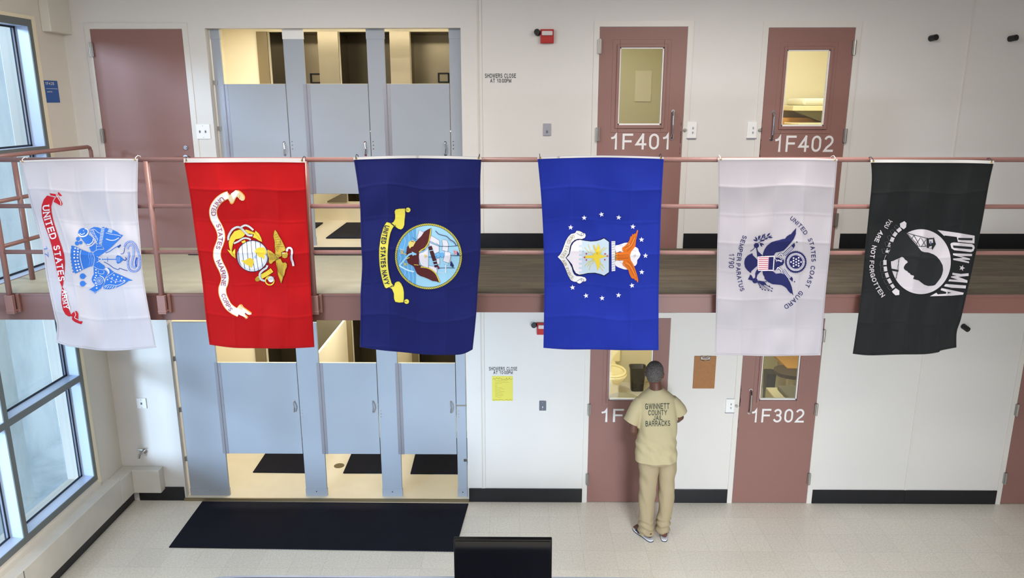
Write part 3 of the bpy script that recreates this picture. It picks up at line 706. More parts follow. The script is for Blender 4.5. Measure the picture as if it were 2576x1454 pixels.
# ---------------------------------------------------------------- wall fittings
def plate(name, px, py, w, h_, m, label, cat, tog=((0, 0),), y=0.0, group=None, sw=None):
    p = onY(px, py, y); t = empty(name, (p.x, y, p.z-h_/2), label, cat, group)
    B().box(p.x-w/2, p.x+w/2, y-.012, y, p.z-h_/2, p.z+h_/2).build('plate', m, t, bevel=.004)
    for dx, dz in tog: B().box(p.x+dx-.005, p.x+dx+.005, y-.022, y-.012, p.z+dz-.011, p.z+dz+.011).build('toggle', sw or M['greyplate'], t, bevel=.002)
    for s_ in (-1, 1): B().tube([(p.x, y-.012, p.z+s_*(h_/2-.015)), (p.x, y-.014, p.z+s_*(h_/2-.015))], .004, 8).build('screw', M['steel'], t)
    return t
plate('switch_plate', 1376, 326, .073, .115, M['lilacplate'], 'grey steel switch plate on the upper wall left of door 1F401', 'switch', ((0, -.018),))
plate('switch_plate', 1365, 1020, .070, .108, M['greyplate'], 'dark grey switch plate on the lower wall right of the yellow notice', 'switch', ((0, -.01),), sw=M['lens'])
plate('switch_plate', 357, 1014, .10, .115, M['white'], 'white outlet plate on the lower left wall above the pipe valve', 'outlet', ((0, 0),))
plate('switch_plate', 512, 331, .135, .14, M['white'], 'white double switch plate between the upper left door and the showers', 'switch', ((-.03, 0), (.025, 0)))
def intercom(px, py, dx, label):
    p = onY(px, py, 0); t = empty('lock_control_plate', (p.x, 0, p.z-.075), label, 'switch', 'white lock switches beside the cell doors')
    b = B(); b.box(p.x-.045, p.x+.045, -.012, 0, p.z-.075, p.z+.075); b.build('plate', M['white'], t, bevel=.004)
    B().box(p.x-.047, p.x+.047, -.02, 0, p.z-.081, p.z-.074).build('lip', M['lilacplate'], t)
    for dz in (.02, -.022):
        b = B(); b.box(p.x+.003, p.x+.013, -.024, -.012, p.z+dz-.009, p.z+dz+.009); b.build('rocker', M['lilacplate'], t, bevel=.002)
    k = B(); k.tube([(p.x+dx, -.002, p.z+.0), (p.x+dx, -.022, p.z+.0)], .016, 16); k.tube([(p.x+dx, -.022, p.z), (p.x+dx, -.03, p.z)], .009, 12); k.build('door_knob_lock', M['steel'], t, bevel=.001)
intercom(1740, 327, -.068, 'white lock switch plate with knob right of door 1F401')
intercom(1891, 327, .072, 'white lock switch plate with knob left of door 1F402')
intercom(1836, 1020, .066, 'white lock switch plate with knob left of door 1F302')
def alarm(px, py, label):
    p = onY(px, py, 0); t = empty('fire_alarm', (p.x, 0, p.z-.06), label, 'fire alarm', 'red fire alarm strobes')
    B().box(p.x-.062, p.x+.062, -.04, 0, p.z-.062, p.z+.062).build('housing', M['red'], t, bevel=.005)
    B().box(p.x-.05, p.x+.05, -.062, -.04, p.z+.006, p.z+.046).build('strobe_lens', M['lens'], t, bevel=.008)
    b = B(); b.box(p.x-.05, p.x+.05, -.043, -.039, p.z-.05, p.z-.008); b.build('speaker_grille', M['red'], t, bevel=.001)
alarm(1376, 92, 'red fire alarm strobe on the upper wall above the showers notice')
alarm(1366, 825, 'red fire alarm strobe on the lower wall, half hidden by the blue flag')
def stub(px, py, d, label, group='black cylinder fittings on the wall'):
    p = onY(px, py, -.04); b = B(); q = Vector((p.x, 0, p.z)); e_ = q+Vector(d)
    b.tube([q, e_], .027, 20); o = b.build('wall_cylinder', M['rubber'], bevel=.004); tag(o, label, 'wall fitting', group)
stub(1353, 83, (-.01, -.06, .01), 'small black round fitting beside the upper red fire alarm')
stub(1345, 820, (-.01, -.06, .01), 'small black round fitting beside the lower red fire alarm')
stub(2346, 96, (.018, -.075, .006), 'black cylinder fitting on the upper wall, right of door 1F402')
stub(2546, 97, (.020, -.075, .006), 'black cylinder fitting at the upper right edge of the wall')
stub(2428, 823, (.018, -.07, -.02), 'black cylinder fitting on the lower wall beside the black flag')
# stencilled notices
def notice(name, l1, l2, r1, r2, label):
    t = empty(name, (PX((r1[0]+r1[1])/2, r1[3])[0], 0, PX(1260, r2[3])[1]), label, 'wall lettering')
    for s_, r_ in ((l1, r1), (l2, r2)):
        a = PX(r_[0], r_[3]); c = PX(r_[1], r_[2]); wall_text('lettering', s_, M['ink'], t, a[0], c[0], a[1], c[1], -.0005, bold=.16, th=.0012)
notice('stencilled_notice', 'SHOWERS CLOSE', 'AT 10:00PM', (1220, 1298, 185, 196), (1233, 1286, 198, 208), 'black stencilled words SHOWERS CLOSE AT 10:00PM on the upper wall')
notice('stencilled_notice', 'SHOWERS CLOSE', 'AT 10:00PM', (1230, 1301, 923, 932), (1241, 1290, 933, 941), 'black stencilled words SHOWERS CLOSE AT 10:00PM above the yellow notice')
# yellow notice
a = PX(1238, 1008); c = PX(1290, 946)
t = empty('paper_notice', ((a[0]+c[0])/2, 0, a[1]), 'yellow handwritten paper notice taped below the lower stencilled words', 'notice')
B().box(a[0], c[0], -.002, 0, a[1], c[1]).build('sheet', M['yellow'], t)
b = B(); w = c[0]-a[0]; hh = c[1]-a[1]
def scrib(b, x0, x1, z, amp, r_=.0007):
    n = max(6, int((x1-x0)/.004)); b.tube([(x0+(x1-x0)*k/n, -.0028, z+random.uniform(-amp, amp)) for k in range(n+1)], r_, 4, False)
scrib(b, a[0]+.02*w, c[0]-.03*w, c[1]-.10*hh, .012, .0013); scrib(b, a[0]+.03*w, c[0]-.03*w, a[1]+.04*hh, .008, .0012)
for k, ln in enumerate((.62, .66, .34, .14, .12, .36, .44, .3, .46, .38, .42, .36, .3)): scrib(b, a[0]+.14*w, a[0]+(.14+ln)*w, c[1]-(.19+k*.055)*hh, .0035)
b.build('handwriting', M['yink'], t)
# clipboard
p = onY(1773, 938, -.02); bw, bh = .225, .355
t = empty('clipboard', (p.x, -.02, p.z-bh/2), 'brown hardboard clipboard hanging on the wall between doors 1F301 and 1F302', 'clipboard')
B().box(p.x-bw/2, p.x+bw/2, -.008, -.002, p.z-bh/2, p.z+bh/2).build('board', M['hardboard'], t, bevel=.003)
b = B(); zt_ = p.z+bh/2
b.box(p.x-.045, p.x+.045, -.012, -.008, zt_-.035, zt_-.012)
for s_ in (-1, 1): b.tube([(p.x+s_*.012, -.014, zt_-.05), (p.x+s_*.045, -.016, zt_-.04), (p.x+s_*.052, -.016, zt_-.012), (p.x+s_*.03, -.016, zt_+.003), (p.x+s_*.008, -.016, zt_-.012)], .004, 8)
b.tube([(p.x-.03, -.014, zt_-.022), (p.x+.03, -.014, zt_-.022)], .007, 10); b.build('clip', M['chrome'], t)
# blue room sign on the left wall return
q = onX(130, 230, XL)
s0 = onX(109, 202, XL+.004); s1 = onX(143, 200, XL+.004); sb = onX(119, 258, XL+.004)
y0, y1, zt_, zb_ = s0.y, s1.y, s0.z, sb.z
t = empty('room_sign', (XL, (y0+y1)/2, zb_), 'blue room sign with white characters beside the upstairs window', 'sign')
B().box(XL, XL+.006, y0, y1, zb_, zt_).build('plaque', M['signblue'], t, bevel=.001)
for st, f0, f1, g0, g1 in (('1F435', .08, .72, .80, .93), ('JANITOR', .12, .5, .46, .52)):
    vs, fs = text_mesh(st, .17); bm = bmesh.new()
    add_mesh(bm, vs, fs, lambda u, v: (XL+.0072, y0+(y1-y0)*(f0+(f1-f0)*u), zb_+(zt_-zb_)*(g0+(g1-g0)*v))); obj('lettering', bm, M['white'], t)
B().box(XL+.006, XL+.0075, y0+.1*(y1-y0), y1-.06*(y1-y0), zb_+.625*(zt_-zb_), zb_+.64*(zt_-zb_)).build('rule_line', M['white'], t)
# valve on lower left wall
p = onY(359, 1134, 0); t = empty('pipe_valve', (p.x, 0, p.z-.04), 'small chrome hose valve on the lower left wall below the white outlet', 'valve')
B().tube([(p.x+.02, -.0, p.z), (p.x+.02, -.012, p.z)], .028, 18).build('escutcheon', M['chrome'], t)
b = B(); b.tube([(p.x+.02, -.012, p.z), (p.x+.02, -.05, p.z), (p.x-.0, -.07, p.z-.01), (p.x-.01, -.075, p.z-.05)], .012, 10); b.build('spout', M['chrome'], t)
b = B(); b.tube([(p.x+.0, -.055, p.z+.01), (p.x-.0, -.055, p.z+.035)], .006, 8); b.tube([(p.x-.03, -.055, p.z+.037), (p.x+.03, -.055, p.z+.037)], .007, 8); b.build('tap_handle', M['steel'], t)

# ---------------------------------------------------------------- cells behind the doors
def cell(n, x0, x1, z0, d, hh=2.5, e=22, col=(1, .96, .87), wallm='cream', fl='vct'):
    b = B(); y0 = WT
    b.box(x0-.06, x0, y0, d, z0, z0+hh); b.box(x1, x1+.06, y0, d, z0, z0+hh); b.box(x0-.06, x1+.06, d, d+.06, z0, z0+hh)
    struct(b.build('wall_'+n, M[wallm])); struct(B().box(x0-.06, x1+.06, y0, d+.06, z0+hh, z0+hh+.05).build('ceiling_'+n, M['cream']))
    if z0 > 0: struct(B().box(x0-.06, x1+.06, 0, d+.06, z0-.1, z0).build('floor_'+n, M['creamfloor']))
    ld = bpy.data.lights.new('cell_light', 'AREA'); ld.shape = 'RECTANGLE'; ld.size = .6; ld.size_y = .6; ld.color = col; ld.energy = e
    lo = bpy.data.objects.new('cell_light', ld); COL.objects.link(lo); lo.location = ((x0+x1)/2, d*.5, z0+hh-.03)
M['cellyel'] = mat('yellowish_cell_paint', (218, 208, 160), .5)
M['cellcream'] = mat('cream_cell_paint', (240, 230, 196), .5)
cell('cell_a', .2, 1.9, ZU, 2.6, e=16, wallm='cellyel'); cell('cell_b', 2.02, 4.0, ZU, 2.6, e=30, wallm='cellcream')
cell('cell_c', .2, 2.05, 0, 3.6, e=40, wallm='cellcream'); cell('cell_d', 2.17, 4.2, 0, 3.4, e=20, wallm='cellyel')
cell('cell_e', 4.4, 6.4, 0, 2.6, e=8)
# paper taped inside cell 401
p0 = onY(1596, 255, 2.59); p1 = onY(1640, 178, 2.59)
tag(B().box(p0.x, p1.x, 2.585, 2.6, p0.z, p1.z).build('wall_panel', M['cellcream']), 'pale rectangular panel seen through the window of door 1F401', 'panel')
# bunk in 402
p0 = onY(1985, 268, 2.1)
t = empty('bunk_shelf', (3.6, 2.1, 4.0), 'white bunk slab with bedding seen through the window of door 1F402', 'bunk')
zz = onY(2030, 272, 2.0).z
bm = bmesh.new(); xa = onY(1988, 262, 2.0).x
box(bm, xa, 3.99, 1.9, 2.58, zz-.03, zz+.03); obj('slab', bm, M['porcelain'], t, bevel=.006)
bm = bmesh.new(); v = [bm.verts.new(q) for q in ((xa+.05, 2.0, zz-.03), (3.99, 2.0, zz-.03), (3.99, 2.0, zz-.30), (xa+.05, 2.1, zz-.03), (3.99, 2.1, zz-.03), (3.99, 2.1, zz-.30))]
for f in ((0, 1, 2), (5, 4, 3), (0, 3, 4, 1), (1, 4, 5, 2), (2, 5, 3, 0)): bm.faces.new([v[i] for i in f])
obj('gusset', bm, M['mattress'], t)
B().box(xa+.14, 3.99, 1.95, 2.55, zz+.03, zz+.115).build('bedding', M['sheet'], t, bevel=.03)
zz2 = onY(2000, 300, 2.2).z
tag(B().box(2.9, 3.75, 2.1, 2.58, zz2-.3, zz2+.02).build('desk_shelf', M['wood']), 'yellow-brown shelf below the bunk in cell 1F402', 'shelf')
tag(B().box(3.2, 3.9, 1.55, 2.05, zz2-.3, zz2-.03).build('storage_box', M['porcelain'], bevel=.01), 'cream box beside the brown shelf in cell 1F402', 'box')
# toilet and bin in 301
bp_ = onZ(1602, 981, 0)
t = empty('waste_bin', (bp_.x, bp_.y, 0), 'black plastic waste bin beside the toilet in cell 1F301', 'waste bin')
bh_ = .38
def rbox(bm, cx, cy, rings, n=28, pw=5):
    loft(bm, [(cx, cy, z, a, c, pw) for z, a, c in rings], n)
bm = bmesh.new(); rbox(bm, bp_.x, bp_.y, [(0, .085, .065), (.01, .092, .07), (bh_-.02, .115, .085), (bh_-.015, .125, .095), (bh_, .125, .095), (bh_-.004, .112, .082), (.05, .085, .06)])
obj('bin_body', bm, M['bin'], t, smooth=True)
tc_ = onZ(1545, 935, .40)
t = empty('toilet', (tc_.x, tc_.y, 0), 'cream toilet seen through the window of door 1F301', 'toilet')
cx, cy = tc_.x-.03, tc_.y-.0
bm = bmesh.new(); loft(bm, [(cx, cy+.1, 0, .14, .20, 2.4), (cx, cy+.1, .05, .12, .18, 2.4), (cx, cy+.08, .18, .11, .16, 2.2), (cx, cy+.02, .28, .16, .22, 2.1), (cx, cy-.01, .35, .20, .27, 2.1), (cx, cy-.01, .39, .215, .29, 2.1), (cx, cy-.01, .405, .20, .275, 2.1), (cx, cy-.01, .40, .15, .215, 2.1), (cx, cy-.01, .30, .11, .15, 2.1), (cx, cy, .24, .05, .06, 2)], 32)
obj('bowl', bm, M['porcelain'], t, smooth=True)
bm = bmesh.new(); bmesh.ops.create_circle(bm, segments=2, radius=1) if False else None
pts = [(cx+.185*math.cos(k*2*PI/28), cy-.01+.255*math.sin(k*2*PI/28), .415) for k in range(29)]; tube(bm, pts, .022, 10, False); obj('seat_ring', bm, M['porcelain'], t, smooth=True)
B().box(cx-.17, cx+.17, 3.38, 3.59, .40, .78).build('tank', M['porcelain'], t, bevel=.02)
B().box(cx-.10, cx+.10, 3.2, 3.40, .30, .42).build('tank_bridge', M['porcelain'], t, bevel=.02)
st = onY(1572, 1010, .75)
bm = bmesh.new(); loft(bm, [(st.x, .85, .40, .14, .14, 2), (st.x, .85, st.z-.03, .15, .15, 2), (st.x, .85, st.z-.01, .17, .17, 2), (st.x, .85, st.z+.01, .165, .165, 2)], 32)
tag(obj('round_stool', bm, M['mattress'], smooth=False, bevel=.004), 'round grey-green stool top just inside door 1F301', 'stool')
# desk, seats and bin in 302
def P2(px, py, y): return onY(px, py, y)
tz = .84; p = P2(1958, 905, 2.3)
t = empty('desk', (p.x, 2.4, 0), 'yellow wooden desk top seen through the window of door 1F302', 'desk')
B().box(p.x, 4.15, 1.95, 2.55, p.z-.03, p.z+.01).build('top', M['wood'], t, bevel=.004); B().box(p.x+.06, 4.15, 2.5, 2.53, 0, p.z-.03).build('panel', M['cellcream'], t)
p = P2(1978, 930, 2.0); t = empty('stool', (p.x, 1.8, 0), 'dark brown round seat under the yellow desk in cell 1F302', 'seat')
M['seat'] = mat('dark_brown_seat', (84, 66, 44), .5)
bm = bmesh.new(); loft(bm, [(p.x+.05, 1.9, p.z-.03, .22, .2, 2.2), (p.x+.05, 1.9, p.z+.03, .24, .22, 2.2)], 28); obj('seat_pad', bm, M['seat'], t, bevel=.01)
B().tube([(p.x+.05, 1.95, 0), (p.x+.05, 1.95, p.z-.03)], .05, 14).build('pedestal', M['cellcream'], t)
p = P2(1936, 955, 2.6); bm = bmesh.new(); loft(bm, [(p.x, 2.6, 0, .05, .09, 4), (p.x, 2.6, p.z+.12, .075, .11, 4)], 20)
tag(obj('waste_bin', bm, M['bin']), 'dark bin against the left side of cell 1F302', 'waste bin')
p = P2(1926, 974, 1.3); t = empty('bench', (p.x+.3, 1.1, 0), 'cream bench with grey-green pad seen through the window of door 1F302', 'bench')
B().box(p.x, 4.15, .62, 1.3, p.z-.35, p.z).build('bench_base', M['porcelain'], t, bevel=.01)
B().box(p.x+.12, 4.15, .66, 1.26, p.z, p.z+.045).build('pad', M['mattress'], t, bevel=.02)

# ---------------------------------------------------------------- table and television near the camera
TY = -2.41
t = empty('dayroom_table', (-.7, -2.8, 0), 'dark blue table with metal edge at the bottom of the picture', 'table')
bm = bmesh.new(); loft(bm, [(-.60, -2.86, .72, 1.755, .45, 12), (-.60, -2.86, .75, 1.755, .45, 12)], 64); obj('table_edge', bm, M['tableedge'], t, bevel=.004)
bm = bmesh.new(); loft(bm, [(-.60, -2.86, .748, 1.725, .42, 12), (-.60, -2.86, .752, 1.725, .42, 12)], 64); obj('tabletop', bm, M['tabletop'], t)
for x in (-2.1, .9):
    for y in (-3.1, -2.6): B().tube([(x, y, 0), (x, y, .72)], .025, 12).build('leg', M['steel'], t)
tl = onY(1141, 1357, -2.66); tr = onY(1389, 1356, -2.66)
t = empty('television', ((tl.x+tr.x)/2, -2.66, .752), 'black flat television at the bottom edge, standing on the dark table', 'television')
B().box(tl.x, tr.x, -2.66, -2.62, .80, tl.z).build('tv_body', M['tv'], t, bevel=.004)
B().box(tl.x+.012, tr.x-.012, -2.664, -2.659, .815, tl.z-.012).build('screen', M['tvscreen'], t)
b = B(); b.box((tl.x+tr.x)/2-.03, (tl.x+tr.x)/2+.03, -2.655, -2.625, .76, .82); b.box((tl.x+tr.x)/2-.16, (tl.x+tr.x)/2+.16, -2.76, -2.52, .752, .762); b.build('tv_stand', M['tv'], t, bevel=.003)
# ================================================================== FLAGS
_pm = {}
def printmat(c):
    if c not in _pm:
        _pm[c] = cloth_mat('printed_cloth_%d' % len(_pm), c, .12)
    return _pm[c]
def cloth_mat(name, c, tr):
    m = mat(name, c, .75, spec=.2, trans=tr)
    nt = m.node_tree; b = nt.nodes['Principled BSDF']; b.inputs['Sheen Weight'].default_value = .15
    tc = nt.nodes.new('ShaderNodeTexCoord'); w = nt.nodes.new('ShaderNodeTexNoise'); w.inputs['Scale'].default_value = 260
    nt.links.new(tc.outputs['Object'], w.inputs['Vector'])
    bp = nt.nodes.new('ShaderNodeBump'); bp.inputs['Strength'].default_value = .12; bp.inputs['Distance'].default_value = .001
    nt.links.new(w.outputs['Fac'], bp.inputs['Height']); nt.links.new(bp.outputs[0], b.inputs['Normal'])
    return m
def interp(pl, t, k):
    # pl: list of (x,y) monotone in coordinate k; returns other coordinate
    o = 1-k
    if t <= pl[0][k]: a, b = pl[0], pl[1]
    elif t >= pl[-1][k]: a, b = pl[-2], pl[-1]
    else:
        for a, b in zip(pl, pl[1:]):
            if a[k] <= t <= b[k]: break
    f = (t-a[k])/((b[k]-a[k]) or 1)
    return a[o]+(b[o]-a[o])*f
def tri(x): x = x % 1; return abs(x-.5)*2
class Flag:
    def __init__(s, name, label, top, bottom, left, right, color, tr, creases, seed, header=6, big=.008, white=False):
        s.top, s.bottom = smooth1(top), smooth1(bottom); s.left, s.right = [(x, y) for x, y in smooth2(left)], [(x, y) for x, y in smooth2(right)]
        s.cr = creases; s.seed = seed; s.big = big; s.Y0 = -1.958
        m = cloth_mat(name+'_cloth', color, tr)
        cx = (top[0][0]+top[-1][0])/2; bp = onY(cx, bottom[len(bottom)//2][1], s.Y0)
        s.root = empty(name, (bp.x, s.Y0, bp.z), label, 'flag', 'military flags tied to the walkway railing')
        NU, NV = 120, 190; bm = bmesh.new(); G = []
        for j in range(NV+1):
            v = j/NV; row = []
            for i in range(NU+1):
                u = i/NU
                px = top[0][0]+(top[-1][0]-top[0][0])*u
                for _ in range(4):
                    py = s.yt(px)+(s.yb(px)-s.yt(px))*v
                    l, r = s.xl(py), s.xr(py); px = l+(r-l)*u
                row.append(bm.verts.new(s.surf(px, py, 0)))
            G.append(row)
        for j in range(NV):
            for i in range(NU): bm.faces.new((G[j][i], G[j+1][i], G[j+1][i+1], G[j][i+1]))
        o = obj('cloth', bm, m, s.root, smooth=True)
        sd = o.modifiers.new('thickness', 'SOLIDIFY'); sd.thickness = .0008; sd.offset = 1
        # hem stitching and header band with grommets
        pr = Print(0, 0, 1); n = 24; T = []; Bm = []
        for i in range(n+1):
            x = top[0][0]+(top[-1][0]-top[0][0])*i/n; T.append((x, s.yt(x)+.3)); Bm.append((x, s.yt(x)+header))
        pr.items.append((0, (214, 212, 210), T+Bm, [(i, i+1, n+2+i, n+1+i) for i in range(n)]))
        pr.build('header_band', s.surf, s.root, printmat)
        for e_, sg in ((0, 1), (-1, -1)):
            x = top[e_][0]+sg*7; y = s.yt(x)+header*.5
            c = s.surf(x, y, .003); c2 = s.surf(x, y, .006)
            b = B(); b.tube([c, c2], .008, 12); g_ = b.build('grommet', M['brass'], s.root)
            b = B(); b.tube([c2, c2+Vector((sg*-.003, .002, .014)), c2+Vector((sg*-.004, .035, .026)), c2+Vector((sg*-.003, .075, .018)), c2+Vector((0, .085, -.006))], .0025, 6); b.build('tie', M['white'] if white else M['gasket'], s.root)
        # side and bottom hems
        hm = Print(0, 0, 1)
        dk = tuple(int(c*.82) for c in color)
        L = [(s.xl(s.yt(top[0][0])+8+k*(s.yb(bottom[0][0])-s.yt(top[0][0])-14)/30)+3.2, s.yt(top[0][0])+8+k*(s.yb(bottom[0][0])-s.yt(top[0][0])-14)/30) for k in range(31)]
        ye = [s.yt(top[-1][0])+8+k*(s.yb(bottom[-1][0])-s.yt(top[-1][0])-14)/30 for k in range(31)]; R_ = [(s.xr(y)-3.2, y) for y in ye]
        Bt = [(bottom[0][0]+4+(bottom[-1][0]-bottom[0][0]-8)*k/30, 0) for k in range(31)]; Bt = [(x, s.yb(x)-4) for x, _ in Bt]
        for q in (L, R_, Bt): hm.line(q, .9, dk, 0, False)
        hm.build('hem_stitching', s.surf, s.root, printmat)
    def yt(s, x): return interp(s.top, x, 0)
    def yb(s, x): return interp(s.bottom, x, 0)
    def xl(s, y): return interp(s.left, y, 1)
    def xr(s, y): return interp(s.right, y, 1)
    def surf(s, px, py, off):
        l, r = s.xl(py), s.xr(py); u = (px-l)/(r-l); t_, b_ = s.yt(px), s.yb(px); v = (py-t_)/(b_-t_)
        nu, nv = s.cr
        k = min(1, max(0, v)*6)
        ju = .25*noise.noise(Vector((v*2, s.seed, 0))); jv = .2*noise.noise(Vector((u*2, s.seed, 3)))
        cu = tri((nu*u+ju)*.5); cv = tri((nv*v+jv)*.5)
        d = .020*(cu-.5)*k+.016*(cv-.5)*k
        cell = noise.noise(Vector((math.floor(nu*u+ju)*1.7, math.floor(nv*v+jv)*1.3, s.seed)))
        eu = abs((nu*u+ju+.5) % 1-.5)/nu*.9; ev = abs((nv*v+jv+.5) % 1-.5)/nv*1.5      # metres to the nearest crease
        d += -.0026*k*(math.exp(-(eu/.008)**2)+math.exp(-(ev/.008)**2))
        fu = (nu*u+ju) % 1; fv = (nv*v+jv) % 1
        d += .022*cell*k*math.sin(PI*fu)*math.sin(PI*fv)
        d += s.big*(noise.noise(Vector((u*2.2, v*1.6, s.seed)))*1.4)*(.25+v)*min(1, v*5)
        d += .010*noise.noise(Vector((u*6, v*3.2, s.seed+9)))*min(1, v*3)+.004*noise.noise(Vector((u*13, v*9, s.seed+2)))*min(1, v*3)
        # slack between the two tied corners
        d += .010*math.sin(PI*u)*math.exp(-v*9)*math.sin(u*9+s.seed)
        d = max(-.045, min(.020, d))
        return onY(px, py, s.Y0+d-off-.004)
def smooth1(pl): return smooth_path(pl, 6)
def smooth2(pl): return smooth_path(pl, 6)

# ---- army
fl = Flag('white_army_flag', 'white flag with blue emblem and red ribbon reading UNITED STATES ARMY, leftmost of the row',
 [(50, 404), (100, 402), (200, 399.5), (280, 399), (347, 399.5)], [(141, 861), (172, 871), (215, 877), (257, 882), (315, 881), (393, 874)],
 [(50, 404), (73, 498), (104, 612), (118, 702), (138, 798), (143, 820), (141, 861)], [(347, 399.5), (346, 516), (352, 595), (359, 684), (372, 766), (384, 827), (393, 874)],
 (222, 220, 228), .4, (4, 6), 1.3, 4, .014, True)
RD = (190, 24, 40); WH = (226, 224, 230); BL = (52, 116, 206)
a = Print(90, 470, 4.0389)
a.poly([(115, 88), (80, 130), (60, 190), (57, 240), (65, 310), (95, 410), (130, 500), (158, 590), (180, 690), (200, 790), (218, 880), (243, 965), (266, 1022), (276, 1000), (283, 940), (293, 850), (296, 770), (288, 690), (268, 620), (240, 540), (210, 445), (180, 350), (160, 260), (156, 200), (172, 140), (192, 108)], RD, 0)
a.poly([(266, 1012), (258, 1100), (260, 1180), (275, 1250), (300, 1295), (330, 1316), (352, 1318), (360, 1300), (345, 1270), (322, 1190), (302, 1120), (284, 1040)], RD, 0)
a.poly([(284, 1035), (300, 1100), (322, 1180), (345, 1262), (352, 1240), (325, 1150), (300, 1060)], WH, 1)
a.poly([(140, 65), (215, 75), (222, 100), (165, 90), (150, 86)], RD, 0)
a.poly([(222, 58), (235, 55), (268, 93), (246, 94), (228, 80)], RD, 0)
a.poly([(205, 105), (230, 102), (262, 150), (272, 172), (262, 192), (242, 186), (205, 165), (180, 152), (190, 130)], RD, 0)
a.line([(205, 78), (225, 110), (250, 150), (255, 185)], 7, WH, 1)
a.poly([(356, 1310), (368, 1284), (395, 1264), (415, 1262), (432, 1290), (430, 1345), (400, 1348), (380, 1330)], RD, 0)
a.poly([(365, 1325), (420, 1345), (440, 1366), (470, 1365), (476, 1372), (462, 1396), (440, 1390), (400, 1375), (370, 1352)], RD, 0)
a.line([(395, 1266), (405, 1300), (395, 1330), (430, 1350)], 6, WH, 1)
a.text('UNITED', [(66, 182), (76, 290), (112, 420), (150, 540)], 70, WH, 2, .19, 1.0, True)
a.text('STATES', [(176, 600), (192, 700), (212, 820), (232, 962)], 66, WH, 2, .19, 1.0, True)
a.text('ARMY', [(266, 1040), (266, 1090), (272, 1160), (288, 1250)], 52, WH, 3, .19, 1.0, True)
a.text('17', [(80, 605), (95, 720)], 34, BL, 2, .1)
a.region(165, 550, 7.27)
a.poly([(120, 490), (200, 520), (300, 570), (440, 620), (480, 615), (505, 640), (522, 700), (530, 760), (510, 840), (490, 870), (440, 880), (330, 925), (180, 1005), (150, 965), (130, 900), (115, 830), (100, 740), (90, 650), (98, 560)], BL, 0)
for k in range(9): a.circle((98+9*abs(k-3.2)**1.2*.7 if k > 3 else 100+4*(3-k), 510+k*58), 14, BL, 0)
for p in [(175, 540), (160, 600), (160, 655), (158, 715), (175, 777), (185, 840), (197, 895), (215, 950), (225, 555), (225, 605), (220, 662), (218, 715), (225, 775), (235, 830), (250, 885), (268, 935)]: a.poly([(p[0]-15, p[1]-13), (p[0]+15, p[1]-13), (p[0]+15, p[1]+13), (p[0]-15, p[1]+13)], WH, 1)
a.line([(283, 575), (266, 650), (268, 720), (288, 820), (318, 925)], 11, WH, 1)
for dx in (430, 465, 492): a.line([(dx, 625), (dx-12, 700), (dx+18, 760), (dx-4, 870)], 5, (150, 185, 230), 1)
a.poly([(500, 640), (530, 600), (600, 570), (690, 556), (715, 570), (730, 605), (690, 635), (650, 665), (600, 700), (640, 742), (600, 780), (650, 820), (710, 860), (720, 900), (690, 932), (600, 915), (520, 882), (505, 850), (520, 760)], BL, 0)
a.line([(520, 600), (600, 565), (700, 560)], 6, WH, 1); a.line([(520, 880), (600, 922), (705, 935)], 6, WH, 1); a.line([(505, 640), (530, 740), (510, 860)], 6, WH, 1)
for k in range(6): a.line([(600+k*22, 700-k*16), (618+k*22, 728-k*16)], 6, WH, 2); a.line([(600+k*22, 780+k*16), (618+k*22, 756+k*16)], 6, WH, 2)
a.line([(570, 690), (660, 745), (570, 800)], 8, WH, 2); a.ring((630, 742), 26, 6, WH, 2)
a.poly([(430, 525), (500, 490), (545, 450), (580, 470), (660, 482), (690, 560), (600, 570), (520, 605), (465, 602)], BL, 0)
a.line([(565, 470), (560, 580)], 6, WH, 1); a.line([(570, 510), (670, 495)], 6, WH, 1)
a.poly([(270, 335), (330, 340), (400, 290), (450, 310), (500, 360), (520, 420), (470, 480), (400, 490), (350, 440)], BL, 0)
a.line([(390, 470), (440, 470), (495, 420), (505, 370)], 16, WH, 1); a.line([(410, 500), (470, 498), (530, 440)], 9, WH, 1)
a.circle((330, 255), 100, BL, 0, 85); a.line([(235, 280), (280, 325), (360, 315), (410, 260), (400, 200), (350, 180)], 22, WH, 1); a.line([(262, 265), (290, 290), (340, 270), (345, 235), (320, 215)], 12, WH, 1); a.circle((288, 205), 26, BL, 2); a.circle((365, 232), 30, BL, 2)
for p, r_ in (((228, 370), 38), ((208, 452), 38), ((277, 438), 32), ((312, 1052), 52), ((312, 1188), 52)): a.circle(p, r_, BL, 0)
a.poly([(350, 1040), (392, 1052), (350, 1066)], BL, 0); a.poly([(350, 1175), (395, 1188), (350, 1200)], BL, 0)
a.poly([(430, 205), (470, 175), (520, 152), (600, 160), (640, 178), (690, 150), (740, 182), (720, 280), (690, 400), (655, 480), (600, 470), (560, 430), (520, 350), (465, 290)], BL, 0)
a.line([(440, 215), (520, 195), (590, 250), (640, 270)], 8, WH, 1); a.line([(450, 250), (500, 330), (570, 430)], 7, WH, 1); a.line([(500, 200), (545, 300), (590, 380)], 7, WH, 1)
for p in ((482, 235), (502, 285), (533, 338), (565, 390)): a.ring(p, 20, 6, WH, 1, n=14)
for k in range(11): a.line([(650-k*4, 178+k*28), (714-k*5, 186+k*28)], 13, WH, 1, False)
a.poly([(735, 160), (780, 182), (860, 205), (940, 240), (1000, 290), (1052, 302), (1030, 325), (985, 375), (920, 440), (850, 510), (790, 560), (732, 604), (700, 540), (660, 482), (690, 400), (720, 290)], BL, 0)
a.line([(735, 262), (840, 285), (930, 298), (1010, 318)], 8, WH, 1); a.line([(740, 370), (820, 395), (900, 390), (975, 350)], 14, WH, 1); a.poly([(790, 190), (860, 205), (845, 262), (762, 245)], (190, 208, 232), 1)
